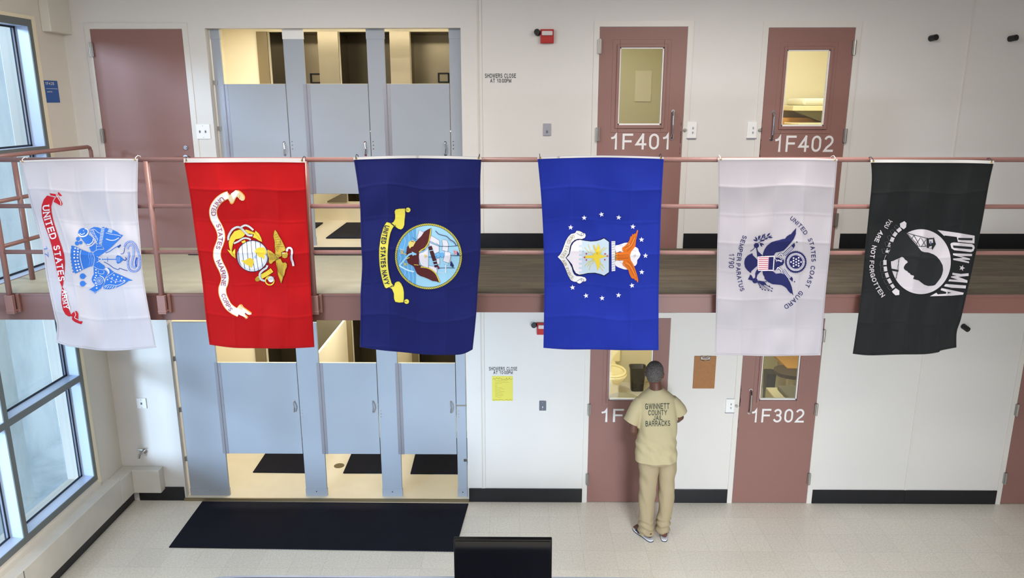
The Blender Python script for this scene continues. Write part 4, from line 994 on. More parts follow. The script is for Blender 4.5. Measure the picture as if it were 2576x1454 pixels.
for k in range(5): a.line([(775+k*16, 200), (768+k*16, 245)], 3, BL, 2)
a.line([(730, 625), (800, 600), (880, 545), (960, 500), (1010, 488)], 12, BL, 1); a.poly([(940, 520), (1000, 470), (1012, 490), (975, 535)], (40, 74, 150), 2)
a.line([(660, 745), (800, 745), (935, 745)], 14, BL, 1); a.line([(765, 705), (765, 790)], 8, BL, 1)
a.poly([(925, 690), (950, 668), (1000, 688), (1045, 725), (1058, 745), (1030, 780), (985, 812), (950, 825), (930, 800), (918, 740)], BL, 1); a.line([(1050, 745), (1085, 765), (1110, 735), (1090, 712)], 16, (40, 74, 150), 1)
for k in range(3): a.line([(940+k*24, 700), (936+k*24, 790)], 4, WH, 2)
a.line([(700, 790), (790, 840), (880, 905), (965, 932), (985, 908), (1050, 930), (1130, 956)], 11, (50, 90, 170), 1)
a.poly([(510, 880), (560, 900), (640, 925), (720, 938), (765, 980), (760, 1020), (720, 1085), (700, 1180), (640, 1285), (540, 1365), (425, 1300), (530, 1235), (538, 1210), (490, 1160), (475, 1110), (490, 1060), (515, 1020)], BL, 0)
for p in [(555, 935), (555, 990), (560, 1040), (543, 1078), (525, 1122), (548, 1180), (565, 1220), (570, 1270)]: a.poly([(p[0]-13, p[1]-11), (p[0]+13, p[1]-11), (p[0]+13, p[1]+11), (p[0]-13, p[1]+11)], WH, 1)
a.ring((615, 1140), 62, 7, WH, 1); a.ring((615, 1140), 34, 7, WH, 1); a.circle((615, 1140), 14, WH, 1); a.line([(620, 1040), (690, 1080), (710, 1150)], 14, WH, 1); a.line([(600, 950), (600, 1000), (690, 1010), (700, 950)], 7, WH, 1); a.line([(440, 1300), (540, 1345), (640, 1285)], 5, WH, 1)
a.poly([(725, 890), (790, 900), (860, 960), (900, 990), (1000, 1030), (1100, 1075), (1230, 1132), (1150, 1140), (1080, 1190), (1000, 1230), (900, 1270), (800, 1292), (700, 1285), (680, 1235), (720, 1170), (740, 1090), (760, 1040), (790, 1010), (775, 950)], BL, 0)
a.line([(740, 900), (785, 950), (790, 1000)], 24, WH, 1); a.line([(700, 1240), (800, 1210), (950, 1220), (1090, 1150)], 9, WH, 1); a.line([(790, 1075), (900, 1140), (1010, 1150), (1100, 1130)], 5, WH, 1); a.line([(740, 1090), (800, 1040), (880, 985)], 6, WH, 1)
for k in range(5): a.line([(710+k*45, 1275), (750+k*45, 1235)], 9, WH, 1)
for p in [(885, 1030), (955, 1060), (1025, 1080), (850, 1085), (930, 1115), (1005, 1130), (1070, 1132), (768, 1115), (835, 1155), (912, 1165)]: a.star(p, 21, WH, 2)
sn = [(1005, 645), (1050, 640), (1072, 590), (1078, 520), (1100, 460), (1150, 425), (1215, 425), (1275, 480), (1310, 560), (1345, 660), (1362, 760), (1360, 860), (1320, 940), (1250, 965), (1180, 945), (1148, 880), (1140, 780), (1158, 680), (1150, 610)]
a.line(sn[:4], 10, (60, 90, 170), 1); a.line(sn[3:], 34, (88, 122, 204), 1); a.dashes(sn[3:], 20, 10, 16, WH, 2, True, 9)
s2 = [(1135, 560), (1140, 510), (1190, 480), (1230, 510), (1245, 580), (1240, 680), (1215, 780), (1215, 870), (1260, 895), (1290, 850), (1300, 780), (1300, 710)]
a.line(s2, 34, (110, 140, 210), 1); a.dashes(s2, 20, 4, 12, WH, 2, True, 5)
a.line([(1292, 880), (1280, 800), (1300, 710)], 26, (44, 84, 190), 3)
a.build('emblem', fl.surf, fl.root, printmat, 'blue army emblem with red lettered ribbon')

# ---- marine corps
fl = Flag('red_marine_flag', 'red flag with eagle, globe and anchor and white ribbon reading UNITED STATES MARINE CORPS',
 [(462, 398), (540, 397.5), (620, 397), (700, 397), (767, 398)], [(527, 867), (588, 875), (652, 876), (706, 877), (763, 875), (791, 873)],
 [(462, 398), (479, 498), (492, 595), (508, 702), (517, 791), (527, 867)], [(767, 398), (772, 523), (778, 630), (783, 738), (791, 873)],
 (198, 10, 18), .4, (4, 6), 4.1, 11)
GO = (226, 196, 60); DG = (168, 136, 36); DK = (44, 40, 52); WT_ = (228, 226, 228); MR = (138, 24, 60)
a = Print(510, 460, 4.0389)
rb = [(262, 122), (215, 140), (160, 180), (118, 240), (105, 300), (120, 370), (158, 440), (182, 500), (188, 560), (172, 620), (150, 680), (146, 750), (170, 820), (205, 890), (225, 960), (218, 1020), (200, 1070), (203, 1130), (225, 1190), (258, 1250), (310, 1295), (370, 1325)]
a.line(rb, 82, (228, 160, 70), 0); a.line(rb, 70, WT_, 1)
for sc_, col, ly in ((1.0, (228, 160, 70), 0),):
    a.line([(248, 110), (285, 175), (296, 200), (330, 130), (345, 92), (375, 100), (412, 140), (408, 170)], 34, col, 0)
    a.line([(350, 1300), (385, 1250), (408, 1275), (490, 1332)], 34, col, 0); a.line([(390, 1330), (420, 1345), (452, 1374)], 32, col, 0)
a.poly([(255, 108), (275, 125), (302, 100), (335, 72), (362, 82), (400, 112), (424, 150), (418, 178), (398, 182), (376, 170), (350, 140), (330, 160), (312, 190), (296, 208), (270, 185), (258, 165)], (216, 200, 160), 1)
a.poly([(285, 110), (335, 76), (372, 92), (345, 130), (310, 170)], WT_, 2)
a.line([(378, 120), (368, 160)], 5, (200, 160, 60), 3)
a.poly([(345, 1275), (380, 1240), (400, 1262), (500, 1335), (462, 1340), (430, 1318), (428, 1340), (458, 1378), (400, 1352), (370, 1340)], WT_, 1)
a.poly([(352, 1272), (380, 1242), (408, 1275), (400, 1290)], (214, 198, 156), 2)
a.text('UNITED', [(196, 138), (130, 195), (90, 265), (88, 335)], 46, MR, 3, .13, .9, True)
a.text('STATES', [(135, 425), (155, 500), (158, 580), (130, 665)], 44, MR, 3, .13, .9, True)
a.text('MARINE', [(135, 795), (170, 865), (192, 950), (185, 1045)], 44, MR, 3, .13, .9, True)
a.text('CORPS', [(188, 1135), (203, 1185), (232, 1240), (270, 1308)], 40, MR, 3, .13, .9, True)
a.region(560, 550, 7.653)
ank = [(225, 240), (330, 205), (400, 230), (450, 205), (560, 240), (622, 268), (632, 225), (700, 285), (745, 370), (766, 450), (700, 428), (640, 385), (578, 362), (600, 305), (520, 290), (440, 300), (400, 350), (330, 385), (250, 402), (205, 470), (188, 560), (180, 660), (205, 610), (245, 575), (246, 680), (252, 772), (170, 712), (75, 585), (150, 620), (122, 540), (112, 450), (150, 340)]
a.poly(ank, GO, 1); a.line(ank, 7, (70, 50, 20), 2, False, True)
a.line([(520, 240), (620, 280), (720, 400)], 6, DG, 3); a.line([(160, 500), (180, 640), (235, 740)], 6, DG, 3)
a.rope([(112, 415), (110, 360), (135, 290), (190, 210), (270, 165), (340, 175), (400, 225), (450, 280), (500, 320), (575, 325)], 38, 3)
a.rope([(340, 175), (400, 140), (450, 130), (520, 160), (590, 222)], 36, 5)
a.rope([(215, 478), (300, 440), (370, 395), (430, 375), (500, 385), (540, 410)], 32, 5)
a.poly([(358, 440), (430, 412), (446, 450), (385, 476)], GO, 7)
a.circle((575, 722), 306, (34, 44, 70), 1, 306, 48); a.circle((575, 722), 294, (206, 206, 214), 2, 294, 48); a.circle((560, 712), 262, (226, 226, 230), 3, 262, 48)
for L in ([(372, 500), (395, 750), (430, 965)], [(462, 440), (485, 740), (525, 1000)], [(545, 425), (565, 640), (618, 1012)], [(632, 430), (655, 760), (690, 1010)], [(722, 470), (745, 760), (778, 970)], [(305, 600), (315, 740), (330, 860)]): a.line(L, 9, (54, 60, 84), 4)
a.poly([(648, 580), (700, 552), (800, 556), (838, 620), (834, 690), (800, 700), (812, 740), (790, 792), (760, 745), (700, 742), (668, 700), (648, 660), (612, 640)], GO, 5)
a.poly([(345, 800), (430, 805), (480, 770), (525, 754), (590, 790), (602, 850), (580, 900), (552, 945), (500, 905), (430, 870), (390, 830)], GO, 5)
a.poly([(640, 700), (655, 740), (630, 770), (605, 740)], (150, 180, 220), 5)
a.dashes([(300, 640), (288, 720), (310, 810), (360, 900)], 26, 6, 8, (140, 144, 160), 5, True, 4, .4); a.dashes([(840, 690), (868, 740), (852, 860)], 34, 6, 9, (90, 96, 116), 5, True, 5, .4)
wu = [(1010, 212), (1050, 262), (1085, 330), (1110, 372), (1140, 420), (1180, 500), (1215, 580), (1212, 615), (1170, 632), (1128, 650), (1135, 720), (1060, 765), (1005, 700), (1012, 620), (1000, 540), (1000, 450), (975, 345), (985, 260)]
wl = [(1018, 800), (1060, 762), (1120, 775), (1145, 830), (1160, 850), (1205, 838), (1240, 870), (1238, 930), (1210, 990), (1190, 1080), (1165, 1130), (1130, 1250), (1105, 1200), (1085, 1140), (1060, 1080), (1055, 980), (1030, 880)]
bd = [(850, 612), (875, 592), (935, 625), (980, 665), (1020, 690), (1085, 715), (1080, 780), (1030, 800), (975, 830), (945, 868), (905, 872), (885, 830), (890, 760), (862, 700)]
for q in (wu, wl, bd): a.poly(q, (196, 164, 56), 5); a.line(q, 6, (80, 56, 20), 8, False, True)
a.poly([(1135, 655), (1180, 650), (1215, 655), (1240, 640), (1258, 690), (1242, 745), (1200, 765), (1150, 745)], (186, 160, 60), 6); a.line([(1150, 662), (1200, 664)], 12, (236, 230, 230), 8, False)
for k in range(6): a.line([(1000+k*8, 320+k*44), (1050+k*24, 300+k*48)], 5, (90, 70, 24), 7); a.line([(1015+k*20, 560-k*30), (1060+k*12, 640-k*30)], 5, (90, 70, 24), 7)
for k in range(4): a.line([(1040+k*30, 380+k*30), (1080+k*34, 560+k*18)], 7, (232, 206, 100), 6)
for k in range(5): a.line([(1050+k*28, 850+k*10), (1080+k*20, 1040+k*25)], 6, (90, 70, 24), 7); a.line([(1070+k*28, 860+k*8), (1098+k*20, 1020+k*20)], 7, (232, 206, 100), 6)
for k in range(7): a.line([(900+k*26, 650+k*12), (920+k*22, 800-k*2)], 6, (96, 74, 30), 7, False)
for k in range(5): a.line([(890+k*34, 700), (930+k*34, 740)], 5, (232, 206, 100), 7, False)
rr = [(1238, 632), (1245, 585), (1280, 562), (1320, 580), (1335, 640), (1325, 720), (1330, 790), (1352, 850), (1362, 912)]
a.line(rr, 48, (60, 64, 100), 5); a.line(rr, 38, WT_, 6); a.line([(1315, 600), (1315, 720), (1325, 790), (1345, 850)], 8, (120, 130, 170), 7)
a.line([(668, 1168), (760, 1110), (850, 1060), (950, 990)], 96, (90, 60, 20), 3); a.line([(668, 1168), (760, 1110), (850, 1060), (950, 990)], 84, GO, 4); a.circle((668, 1170), 42, DG, 5); a.line([(900, 980), (930, 1040)], 6, DG, 5)
a.rope([(862, 900), (840, 950), (780, 990), (722, 1050), (715, 1110), (740, 1170), (815, 1200)], 38, 6)
a.ring((908, 1195), 82, 22, GO, 6); a.line([(850, 1130), (910, 1180)], 50, GO, 7); a.circle((930, 1168), 62, (90, 60, 60), 8); a.circle((930, 1168), 56, WT_, 9)
for k in range(5): a.line([(885+k*22, 1190-k*4), (905+k*22, 1140-k*8)], 6, (120, 120, 140), 10, False)
a.build('emblem', fl.surf, fl.root, printmat, 'gold eagle, globe and anchor with a white lettered ribbon')

# ---- navy
fl = Flag('navy_blue_flag', 'dark navy flag with a round ship and eagle seal over a yellow ribbon',
 [(889, 395), (960, 392.5), (1037, 391), (1120, 392), (1211, 394.5)], [(905, 873), (958, 881), (1012, 886), (1072, 892), (1119, 893), (1162, 891), (1189, 879)],
 [(889, 395), (899, 459), (906, 523), (908, 609), (911, 666), (907, 738), (907, 791), (905, 873)], [(1211, 394.5), (1208, 469), (1209, 559), (1208, 648), (1203, 702), (1198, 791), (1189, 879)],
 (26, 34, 108), .38, (4, 6), 7.7, 7, .012)
YE = (226, 214, 84); NV = (16, 26, 60); LB = (156, 206, 234); OC = (96, 164, 218); SW = (222, 220, 230); BR = (84, 32, 34)
a = Print(930, 510, 5.384)
rib = [(232, 258), (205, 290), (178, 350), (152, 440), (135, 540), (124, 640), (124, 740), (130, 840), (142, 930), (160, 1020), (182, 1095), (205, 1150), (225, 1162), (262, 1148), (330, 1130), (300, 1090), (272, 1000), (254, 900), (246, 800), (246, 700), (252, 600), (264, 500), (284, 410), (310, 350), (335, 310), (290, 275)]
a.poly(rib, YE, 0); a.line(rib, 8, (40, 40, 60), 1, False, True)
tu = [(285, 282), (320, 258), (340, 220), (342, 170), (334, 120), (350, 88), (400, 78), (482, 76), (484, 160), (475, 240), (472, 300), (455, 345), (425, 366), (385, 356), (345, 325)]
tl = [(268, 1150), (300, 1125), (330, 1120), (340, 1085), (365, 1066), (400, 1064), (430, 1095), (455, 1150), (466, 1210), (466, 1290), (460, 1350), (400, 1356), (345, 1345), (326, 1300), (324, 1230), (300, 1170)]
for q in (tu, tl): a.poly(q, YE, 0); a.line(q, 8, (40, 40, 60), 1, False, True)
for c_ in ((520, 98), (500, 1338)): a.circle(c_, 38, (40, 40, 60), 1); a.circle(c_, 32, YE, 2); a.line([(c_[0]-28, c_[1]+6), (c_[0]-14, c_[1]-4), (c_[0]+4, c_[1]+6)], 5, (40, 40, 60), 3)
a.line([(325, 330), (350, 322), (345, 300)], 6, (40, 40, 60), 2)
a.text('UNITED STATES NAVY', [(206, 300), (172, 420), (152, 560), (146, 700), (150, 820), (168, 960), (206, 1118)], 66, NV, 3, .20, 1.0)
C = (796, 726)
a.circle(C, 458, (60, 60, 60), 0, 450, 64); a.circle(C, 452, (214, 206, 96), 1, 444, 64)
a.dashes([(C[0]+441*math.cos(k*PI/30), C[1]+433*math.sin(k*PI/30)) for k in range(61)], 24, 14, 12, (96, 88, 40), 2, True, 6, .5)
a.circle(C, 430, (60, 70, 50), 2, 422, 64); a.circle(C, 424, LB, 3, 416, 64)
oc = []
for k in range(60):
    t_ = k*2*PI/60; x = C[0]+423*math.cos(t_); y = C[1]+415*math.sin(t_)
    if x < 636: oc.append((x, y))
oc = sorted(oc, key=lambda p: p[1]); a.poly([(628, oc[0][1])]+oc+[(628, oc[-1][1])], OC, 4)
for x_, y0_, y1_ in ((415, 620, 880), (470, 470, 990), (525, 410, 1060), (580, 370, 1090)):
    a.line([(x_+10*math.sin(k*1.3), y0_+(y1_-y0_)*k/12) for k in range(13)], 7, (150, 206, 240), 5)
for q in ([(670, 368), (720, 395), (765, 425), (740, 470), (690, 500), (640, 480)], [(822, 440), (880, 470), (945, 512), (945, 575), (900, 560), (820, 520), (730, 500), (770, 460)], [(800, 540), (860, 560), (938, 592), (940, 662), (880, 690), (820, 600)],
          [(978, 505), (1010, 500), (1048, 512), (1068, 570), (1056, 672), (1010, 650), (978, 640), (990, 580)], [(1018, 652), (1060, 662), (1096, 682), (1100, 750), (1086, 822), (1040, 806), (990, 790), (1012, 720)],
          [(660, 690), (720, 670), (795, 620), (795, 880), (740, 870), (690, 840), (668, 760)], [(800, 850), (900, 870), (915, 920), (905, 965), (850, 930), (800, 890)], [(905, 760), (945, 750), (950, 830), (910, 830)]):
    a.poly(q, SW, 5); a.line(q, 4, (110, 116, 140), 6, False, True)
a.line([(815, 590), (850, 700), (880, 790), (905, 872)], 50, (70, 28, 40), 7)
for p in ((835, 648), (882, 795), (892, 838)): a.line([(p[0]-26, p[1]+4), (p[0]+24, p[1]-6)], 10, LB, 8, False)
a.line([(760, 735), (850, 735), (900, 715), (1000, 705)], 20, OC, 5); a.ring((925, 712), 34, 14, OC, 6); a.ring((980, 712), 28, 12, OC, 6)
W1 = [(835, 340), (832, 400), (822, 470), (805, 530), (790, 580), (760, 610), (740, 640), (690, 655), (670, 670), (665, 750), (670, 850), (690, 845), (700, 870), (740, 885), (780, 885), (830, 915), (890, 960), (925, 1020), (955, 1085), (900, 1065), (850, 1060), (790, 1030), (740, 1010), (680, 990), (640, 960), (620, 920), (600, 870), (575, 850), (555, 840), (520, 820), (502, 775), (500, 720), (496, 680), (505, 600), (540, 560), (600, 545), (640, 510), (700, 450), (740, 390), (780, 365)]
a.poly(W1, BR, 7)
a.line([(830, 350), (815, 450), (795, 540), (750, 610), (700, 640), (668, 670)], 15, (206, 186, 70), 8); a.line([(690, 872), (760, 878), (830, 905), (890, 955), (925, 1020), (948, 1078)], 15, (206, 186, 70), 8)
a.poly([(525, 545), (550, 515), (590, 510), (622, 530), (605, 560), (590, 590), (560, 600), (545, 622), (528, 590)], (222, 206, 120), 9); a.line([(560, 520), (600, 530)], 8, (110, 40, 40), 10, False)
a.line([(500, 760), (540, 740)], 10, YE, 9, False); a.line([(600, 840), (660, 845)], 7, YE, 9, False)
a.line([(630, 700), (580, 690), (530, 705), (480, 760), (440, 810), (400, 850)], 24, (150, 206, 240), 10); a.poly([(570, 660), (640, 695), (580, 720)], (150, 206, 240), 11)
a.line([(400, 850), (450, 880), (520, 915), (600, 935)], 20, (190, 224, 244), 10)
for q in ([(500, 700), (450, 685), (420, 640)], [(450, 685), (415, 660)], [(450, 685), (440, 625)], [(450, 685), (415, 690)]): a.line(q, 9, (224, 196, 120), 11)
for q in ([(520, 830), (475, 825), (455, 800)], [(475, 825), (470, 850)], [(475, 825), (500, 860)]): a.line(q, 9, (210, 190, 90), 11)
for q in ([(770, 735), (745, 700)], [(770, 720), (735, 710)], [(770, 715), (745, 740)]): a.line(q, 10, (220, 196, 90), 11, False)
for q in ([(940, 590), (1070, 592), (1200, 582)], [(1090, 712), (1150, 718), (1235, 718)], [(940, 885), (1050, 882), (1155, 884)]): a.line(q, 7, (50, 60, 90), 8)
a.line([(890, 380), (930, 420), (980, 440), (1040, 455), (1090, 500), (1140, 530), (1172, 580)], 9, (70, 50, 90), 8)
a.poly([(1130, 638), (1160, 650), (1195, 652), (1205, 712), (1170, 706), (1140, 690)], (226, 190, 200), 8)
for k in range(4): a.line([(1138+k*14, 645+k*4), (1150+k*12, 695)], 5, (176, 60, 80), 9, False)
a.poly([(1182, 652), (1212, 690), (1208, 714), (1180, 708)], (40, 50, 110), 9); a.poly([(1102, 785), (1140, 850), (1130, 880), (1088, 850)], (30, 44, 100), 8)
a.line([(1030, 840), (1028, 950)], 12, SW, 8, False); a.line([(920, 940), (1010, 955)], 6, SW, 8, False); a.poly([(925, 850), (950, 885), (932, 905), (915, 880)], (110, 30, 50), 9)
a.line([(640, 500), (590, 480), (580, 460)], 5, (60, 90, 140), 8)
for q in ([(1100, 720), (1060, 850), (1000, 830)], [(940, 590), (900, 540)], [(1200, 582), (1060, 500)], [(1230, 718), (1110, 690)]): a.line(q, 3, (90, 110, 140), 7)
a.build('emblem', fl.surf, fl.root, printmat, 'round seal with eagle and sailing ship, yellow ribbon below')

# ---- air force
fl = Flag('bright_blue_air_force_flag', 'bright blue flag with ring of white stars, shield and orange eagle',
 [(1352, 395), (1430, 392.5), (1512, 391), (1600, 392.5), (1670, 395)], [(1367, 875), (1423, 879), (1495, 879), (1566, 881), (1657, 881)],
 [(1352, 395), (1362, 505), (1368, 630), (1369, 738), (1367, 875)], [(1670, 395), (1663, 523), (1660, 630), (1657, 738), (1657, 881)],
 (34, 56, 176), .42, (4, 6), 11.2, 5)
SWH = (224, 224, 232); NB = (18, 28, 66); GD = (208, 178, 50); OR = (204, 104, 26)
a = Print(1390, 520, 5.816)
for p in [(265, 303), (463, 163), (716, 113), (968, 158), (1175, 292), (1302, 482), (1360, 717), (1305, 957), (1162, 1153), (965, 1295), (725, 1338), (490, 1302), (293, 1182)]: a.star(p, 40, SWH, 1, random.uniform(-.2, .2))
rb = [(76, 735), (110, 700), (140, 650), (165, 580), (195, 500), (230, 440), (270, 400), (330, 385), (352, 352), (395, 356), (440, 378), (478, 395), (485, 425), (472, 455), (430, 472), (370, 470), (320, 488), (280, 525), (258, 570), (248, 620), (240, 680), (192, 748), (240, 815), (280, 890), (295, 950), (315, 990), (350, 1015), (420, 1020), (475, 1035), (495, 1065), (485, 1090), (440, 1098), (400, 1125), (370, 1118), (355, 1100), (310, 1095), (268, 1075), (230, 1010), (195, 920), (160, 840), (120, 780)]
a.line(rb, 10, NB, 0, False, True); a.poly(rb, (222, 222, 226), 1)
for s_ in (1, -1):
    yy = lambda y: y if s_ == 1 else 1478-y
    a.line([(352, yy(384)), (420, yy(425)), (460, yy(400)), (440, yy(378))], 5, NB, 2); a.line([(425, yy(428)), (418, yy(400)), (440, yy(385))], 5, NB, 2)
sh = [(190, 748), (235, 700), (252, 640), (265, 570), (300, 515), (345, 482), (400, 472), (480, 488), (560, 498), (640, 492), (700, 475), (752, 448), (838, 508), (838, 965), (755, 1022), (700, 998), (620, 978), (520, 982), (440, 1000), (390, 1008), (335, 985), (300, 930), (275, 850), (235, 800)]
a.poly(sh, NB, 2)
si = [(204, 748), (245, 706), (263, 645), (276, 575), (308, 525), (350, 494), (402, 485), (480, 500), (560, 510), (640, 504), (705, 487), (752, 464), (824, 516), (824, 956), (753, 1005), (705, 985), (620, 965), (520, 969), (440, 987), (392, 994), (343, 972), (312, 922), (287, 845), (247, 795)]
a.poly(si, (186, 204, 220), 3)
a.poly([(204, 748), (245, 706), (263, 645), (276, 575), (308, 525), (350, 494), (402, 485), (430, 492)]+[(430 if k % 2 == 0 else 385, 530+k*32+d_) for k in range(14) for d_ in (0, 31)]+[(425, 985), (392, 994), (343, 972), (312, 922), (287, 845), (247, 795)], (222, 216, 226), 4)
a.poly([(482, 715), (600, 712), (640, 640), (665, 535), (692, 600), (690, 690), (740, 715), (800, 722), (740, 745), (690, 760), (690, 860), (662, 942), (640, 850), (600, 755), (482, 752)], (222, 196, 60), 6)
for p in ((470, 595), (520, 545), (515, 870), (535, 930), (760, 590), (795, 600), (760, 900), (740, 940), (470, 870), (740, 860)): a.line([(620, 728), ((p[0]+620)/2+14, (p[1]+728)/2), ((p[0]+620)/2-14, (p[1]+728)/2+8), p], 10, (200, 192, 110), 5, False)
a.line([(600, 560), (630, 640), (660, 700)], 20, GD, 7)
for p in ((495, 688), (495, 780), (468, 742), (770, 690), (802, 722), (765, 775)): a.circle(p, 12, (176, 70, 70), 7)
a.poly([(862, 505), (918, 502), (918, 940), (865, 944)], (214, 214, 220), 3)
for k in range(12): a.line([(866, 525+k*36), (914, 515+k*36)], 7, (150, 154, 170), 4, False)
for q in ([(920, 575), (960, 560), (1000, 548), (1060, 528), (1120, 535), (1110, 600), (1040, 660), (985, 655), (930, 665)], [(925, 790), (980, 790), (1040, 790), (1110, 850), (1118, 910), (1060, 918), (1000, 900), (950, 880), (920, 850)],
          [(1140, 650), (1170, 610), (1205, 588), (1250, 612), (1262, 650), (1285, 700), (1268, 745), (1240, 780), (1235, 830), (1200, 868), (1160, 820), (1132, 730)]):
    a.poly(q, (222, 218, 224), 3, True)
    a.line([((q[0][0]*2+q[3][0])/3, (q[0][1]*2+q[3][1])/3), ((q[0][0]+q[3][0])/2+10, (q[0][1]+q[3][1])/2+16), ((q[0][0]+q[3][0]*2)/3+16, (q[0][1]+q[3][1]*2)/3+30)], 5, (170, 170, 180), 5)
eg = [(930, 675), (1000, 665), (1040, 662), (1020, 640), (1018, 600), (1060, 572), (1100, 530), (1125, 490), (1140, 435), (1160, 430), (1166, 400), (1190, 408), (1205, 385), (1215, 400), (1240, 335), (1253, 352), (1238, 420), (1220, 500), (1212, 580), (1180, 620), (1150, 660), (1132, 720), (1145, 780), (1180, 840), (1205, 900), (1225, 960), (1245, 1030), (1256, 1085), (1240, 1112), (1225, 1070), (1208, 1080), (1195, 1050), (1175, 1055), (1150, 1035), (1125, 985), (1110, 930), (1070, 890), (1030, 860), (1018, 835), (1040, 788), (990, 785), (930, 785)]
a.poly(eg, OR, 5)
for q in ([(1060, 600), (1130, 560), (1190, 440)], [(1090, 650), (1160, 580), (1225, 430)], [(1060, 850), (1120, 880), (1190, 1010)], [(1090, 790), (1160, 860), (1230, 1040)], [(940, 710), (1020, 705), (1110, 700)], [(940, 755), (1020, 755), (1110, 750)]): a.line(q, 7, (160, 78, 20), 6)
for q in ([(1070, 620), (1150, 560), (1205, 450)], [(1070, 820), (1140, 870), (1215, 1020)]): a.line(q, 10, (226, 140, 60), 6)
for k in range(5): a.line([(905, 665+k*28), (945, 680+k*24)], 8, (206, 176, 60), 6, False)
a.line([(1180, 720), (1215, 700), (1200, 740)], 6, (150, 150, 160), 6)
a.text('UNITED STATES', [(312, 408), (262, 425), (225, 480), (195, 560), (160, 650), (112, 738)], 50, (150, 132, 70), 4, .11)
a.text('AIR FORCE', [(132, 790), (170, 870), (205, 960), (250, 1040), (290, 1068)], 48, (150, 132, 70), 4, .11)
a.build('emblem', fl.surf, fl.root, printmat, 'shield, eagle and thirteen white stars')

# ---- coast guard
fl = Flag('white_coast_guard_flag', 'white flag with dark blue eagle and words UNITED STATES COAST GUARD SEMPER PARATUS 1790',
 [(1806, 398.5), (1880, 398), (1960, 397.5), (2040, 398), (2107, 400)], [(1797, 892), (1860, 894), (1931, 896), (2000, 895), (2064, 894)],
 [(1806, 398.5), (1807, 523), (1804, 630), (1802, 738), (1799, 845), (1797, 892)], [(2107, 400), (2097, 523), (2088, 630), (2077, 738), (2070, 827), (2064, 894)],
 (200, 195, 202), .4, (4, 7), 15.1, 4, .004, True)
NA = (24, 28, 82); W = (220, 214, 222)
a = Print(1800, 530, 5.593)
for st, pts, h_ in (('UNITED', [(1042, 118), (1120, 186), (1195, 262), (1252, 345)], 60), ('STATES', [(1296, 402), (1330, 500), (1346, 610), (1350, 718)], 62), ('COAST', [(1342, 775), (1325, 880), (1296, 970), (1256, 1066)], 62), ('GUARD', [(1192, 1122), (1120, 1204), (1050, 1275), (958, 1338)], 62),
                    ('SEMPER', [(386, 342), (338, 470), (310, 600), (296, 705)], 62), ('PARATUS', [(288, 742), (292, 870), (312, 1000), (350, 1138)], 62), ('1790', [(192, 605), (186, 806)], 74)):
    a.text(st, pts, h_, NA, 1, .15 if st != '1790' else .12, 1.25)
def scal(pts, n0, n1, r, col, ly):
    # feather scallops along part of an outline
    L = pts[n0:n1]
    for k in range(int(len(L)*3)):
        p = path_eval(L, k/(len(L)*3-1)); a.circle(p, r, col, ly, n=10)
u1 = [(1135, 243), (1130, 330), (1100, 400), (1062, 450), (1010, 510), (960, 560), (900, 580), (850, 588), (832, 610), (818, 636), (750, 634), (680, 632), (682, 600), (700, 550), (730, 505), (790, 455), (850, 435), (900, 425), (940, 412), (985, 405), (1010, 370), (1050, 345), (1085, 300)]
l1 = [(662, 852), (740, 848), (805, 852), (850, 886), (920, 880), (965, 895), (1010, 940), (1050, 1010), (1075, 1080), (1095, 1192), (1060, 1150), (1030, 1120), (1010, 1085), (980, 1060), (930, 1035), (870, 1028), (800, 1022), (740, 990), (700, 950), (670, 900)]
for q, s0_, s1_ in ((u1, 11, 22), (l1, 10, 19)): a.poly(q, NA, 1); scal(q, s0_, s1_, 13, NA, 1)
tail = [(600, 705), (570, 670), (512, 612), (460, 640), (425, 680), (415, 735), (425, 790), (455, 830), (492, 862), (560, 800), (600, 765)]
a.poly(tail, NA, 1); scal(tail, 2, 9, 12, NA, 1)
a.poly([(596, 668), (640, 640), (668, 632), (630, 600), (598, 570), (585, 520), (570, 515), (582, 590), (586, 640)], NA, 1); a.circle((576, 490), 36, NA, 1)
a.poly([(600, 820), (650, 846), (620, 872), (590, 905), (575, 960), (558, 960), (560, 880), (575, 840)], NA, 1); a.circle((556, 984), 38, NA, 1)
a.line([(490, 570), (530, 545), (560, 500)], 9, NA, 1)
a.line([(590, 460), (660, 420), (740, 370), (790, 350)], 7, NA, 1)
for cx_, cy_, an, ln in ((575, 395, 60, 60), (560, 418, 20, 55), (610, 385, 85, 60), (625, 365, 95, 40), (665, 360, 110, 60), (690, 345, 100, 45), (745, 338, 135, 60), (770, 375, 185, 62), (710, 395, 170, 55), (660, 420, 175, 60), (640, 480, 60, 60), (660, 470, 30, 50), (690, 375, 150, 40), (640, 400, 120, 40)):
    an = math.radians(an); dx, dy = math.cos(an)*ln/2*1.1, math.sin(an)*ln/2*1.1; nx, ny = -dy*.34, dx*.34
    a.poly([(cx_-dx, cy_-dy), (cx_+nx, cy_+ny), (cx_+dx, cy_+dy), (cx_-nx, cy_-ny)], NA, 1, True)
a.poly([(455, 968), (490, 898), (512, 915), (532, 960), (520, 985), (470, 970)], NA, 1)
for x_, y_ in ((660, 1108), (700, 1118), (745, 1122), (790, 1132), (798, 1095), (760, 1065), (710, 1000), (630, 1080)): a.line([(570, 985), ((570+x_)/2+6, (985+y_)/2), (x_, y_)], 5, NA, 1); a.poly([(x_+12, y_+10), (x_-14, y_+2), (x_+2, y_-14)], NA, 1)
a.poly([(600, 980), (690, 1000), (720, 1040), (660, 1050), (615, 1010)], NA, 1)
a.poly([(594, 645), (830, 632), (832, 640), (814, 846), (600, 846), (590, 760)], W, 2)
a.poly([(606, 652), (750, 650), (738, 832), (612, 836), (600, 750)], (226, 206, 214), 3)
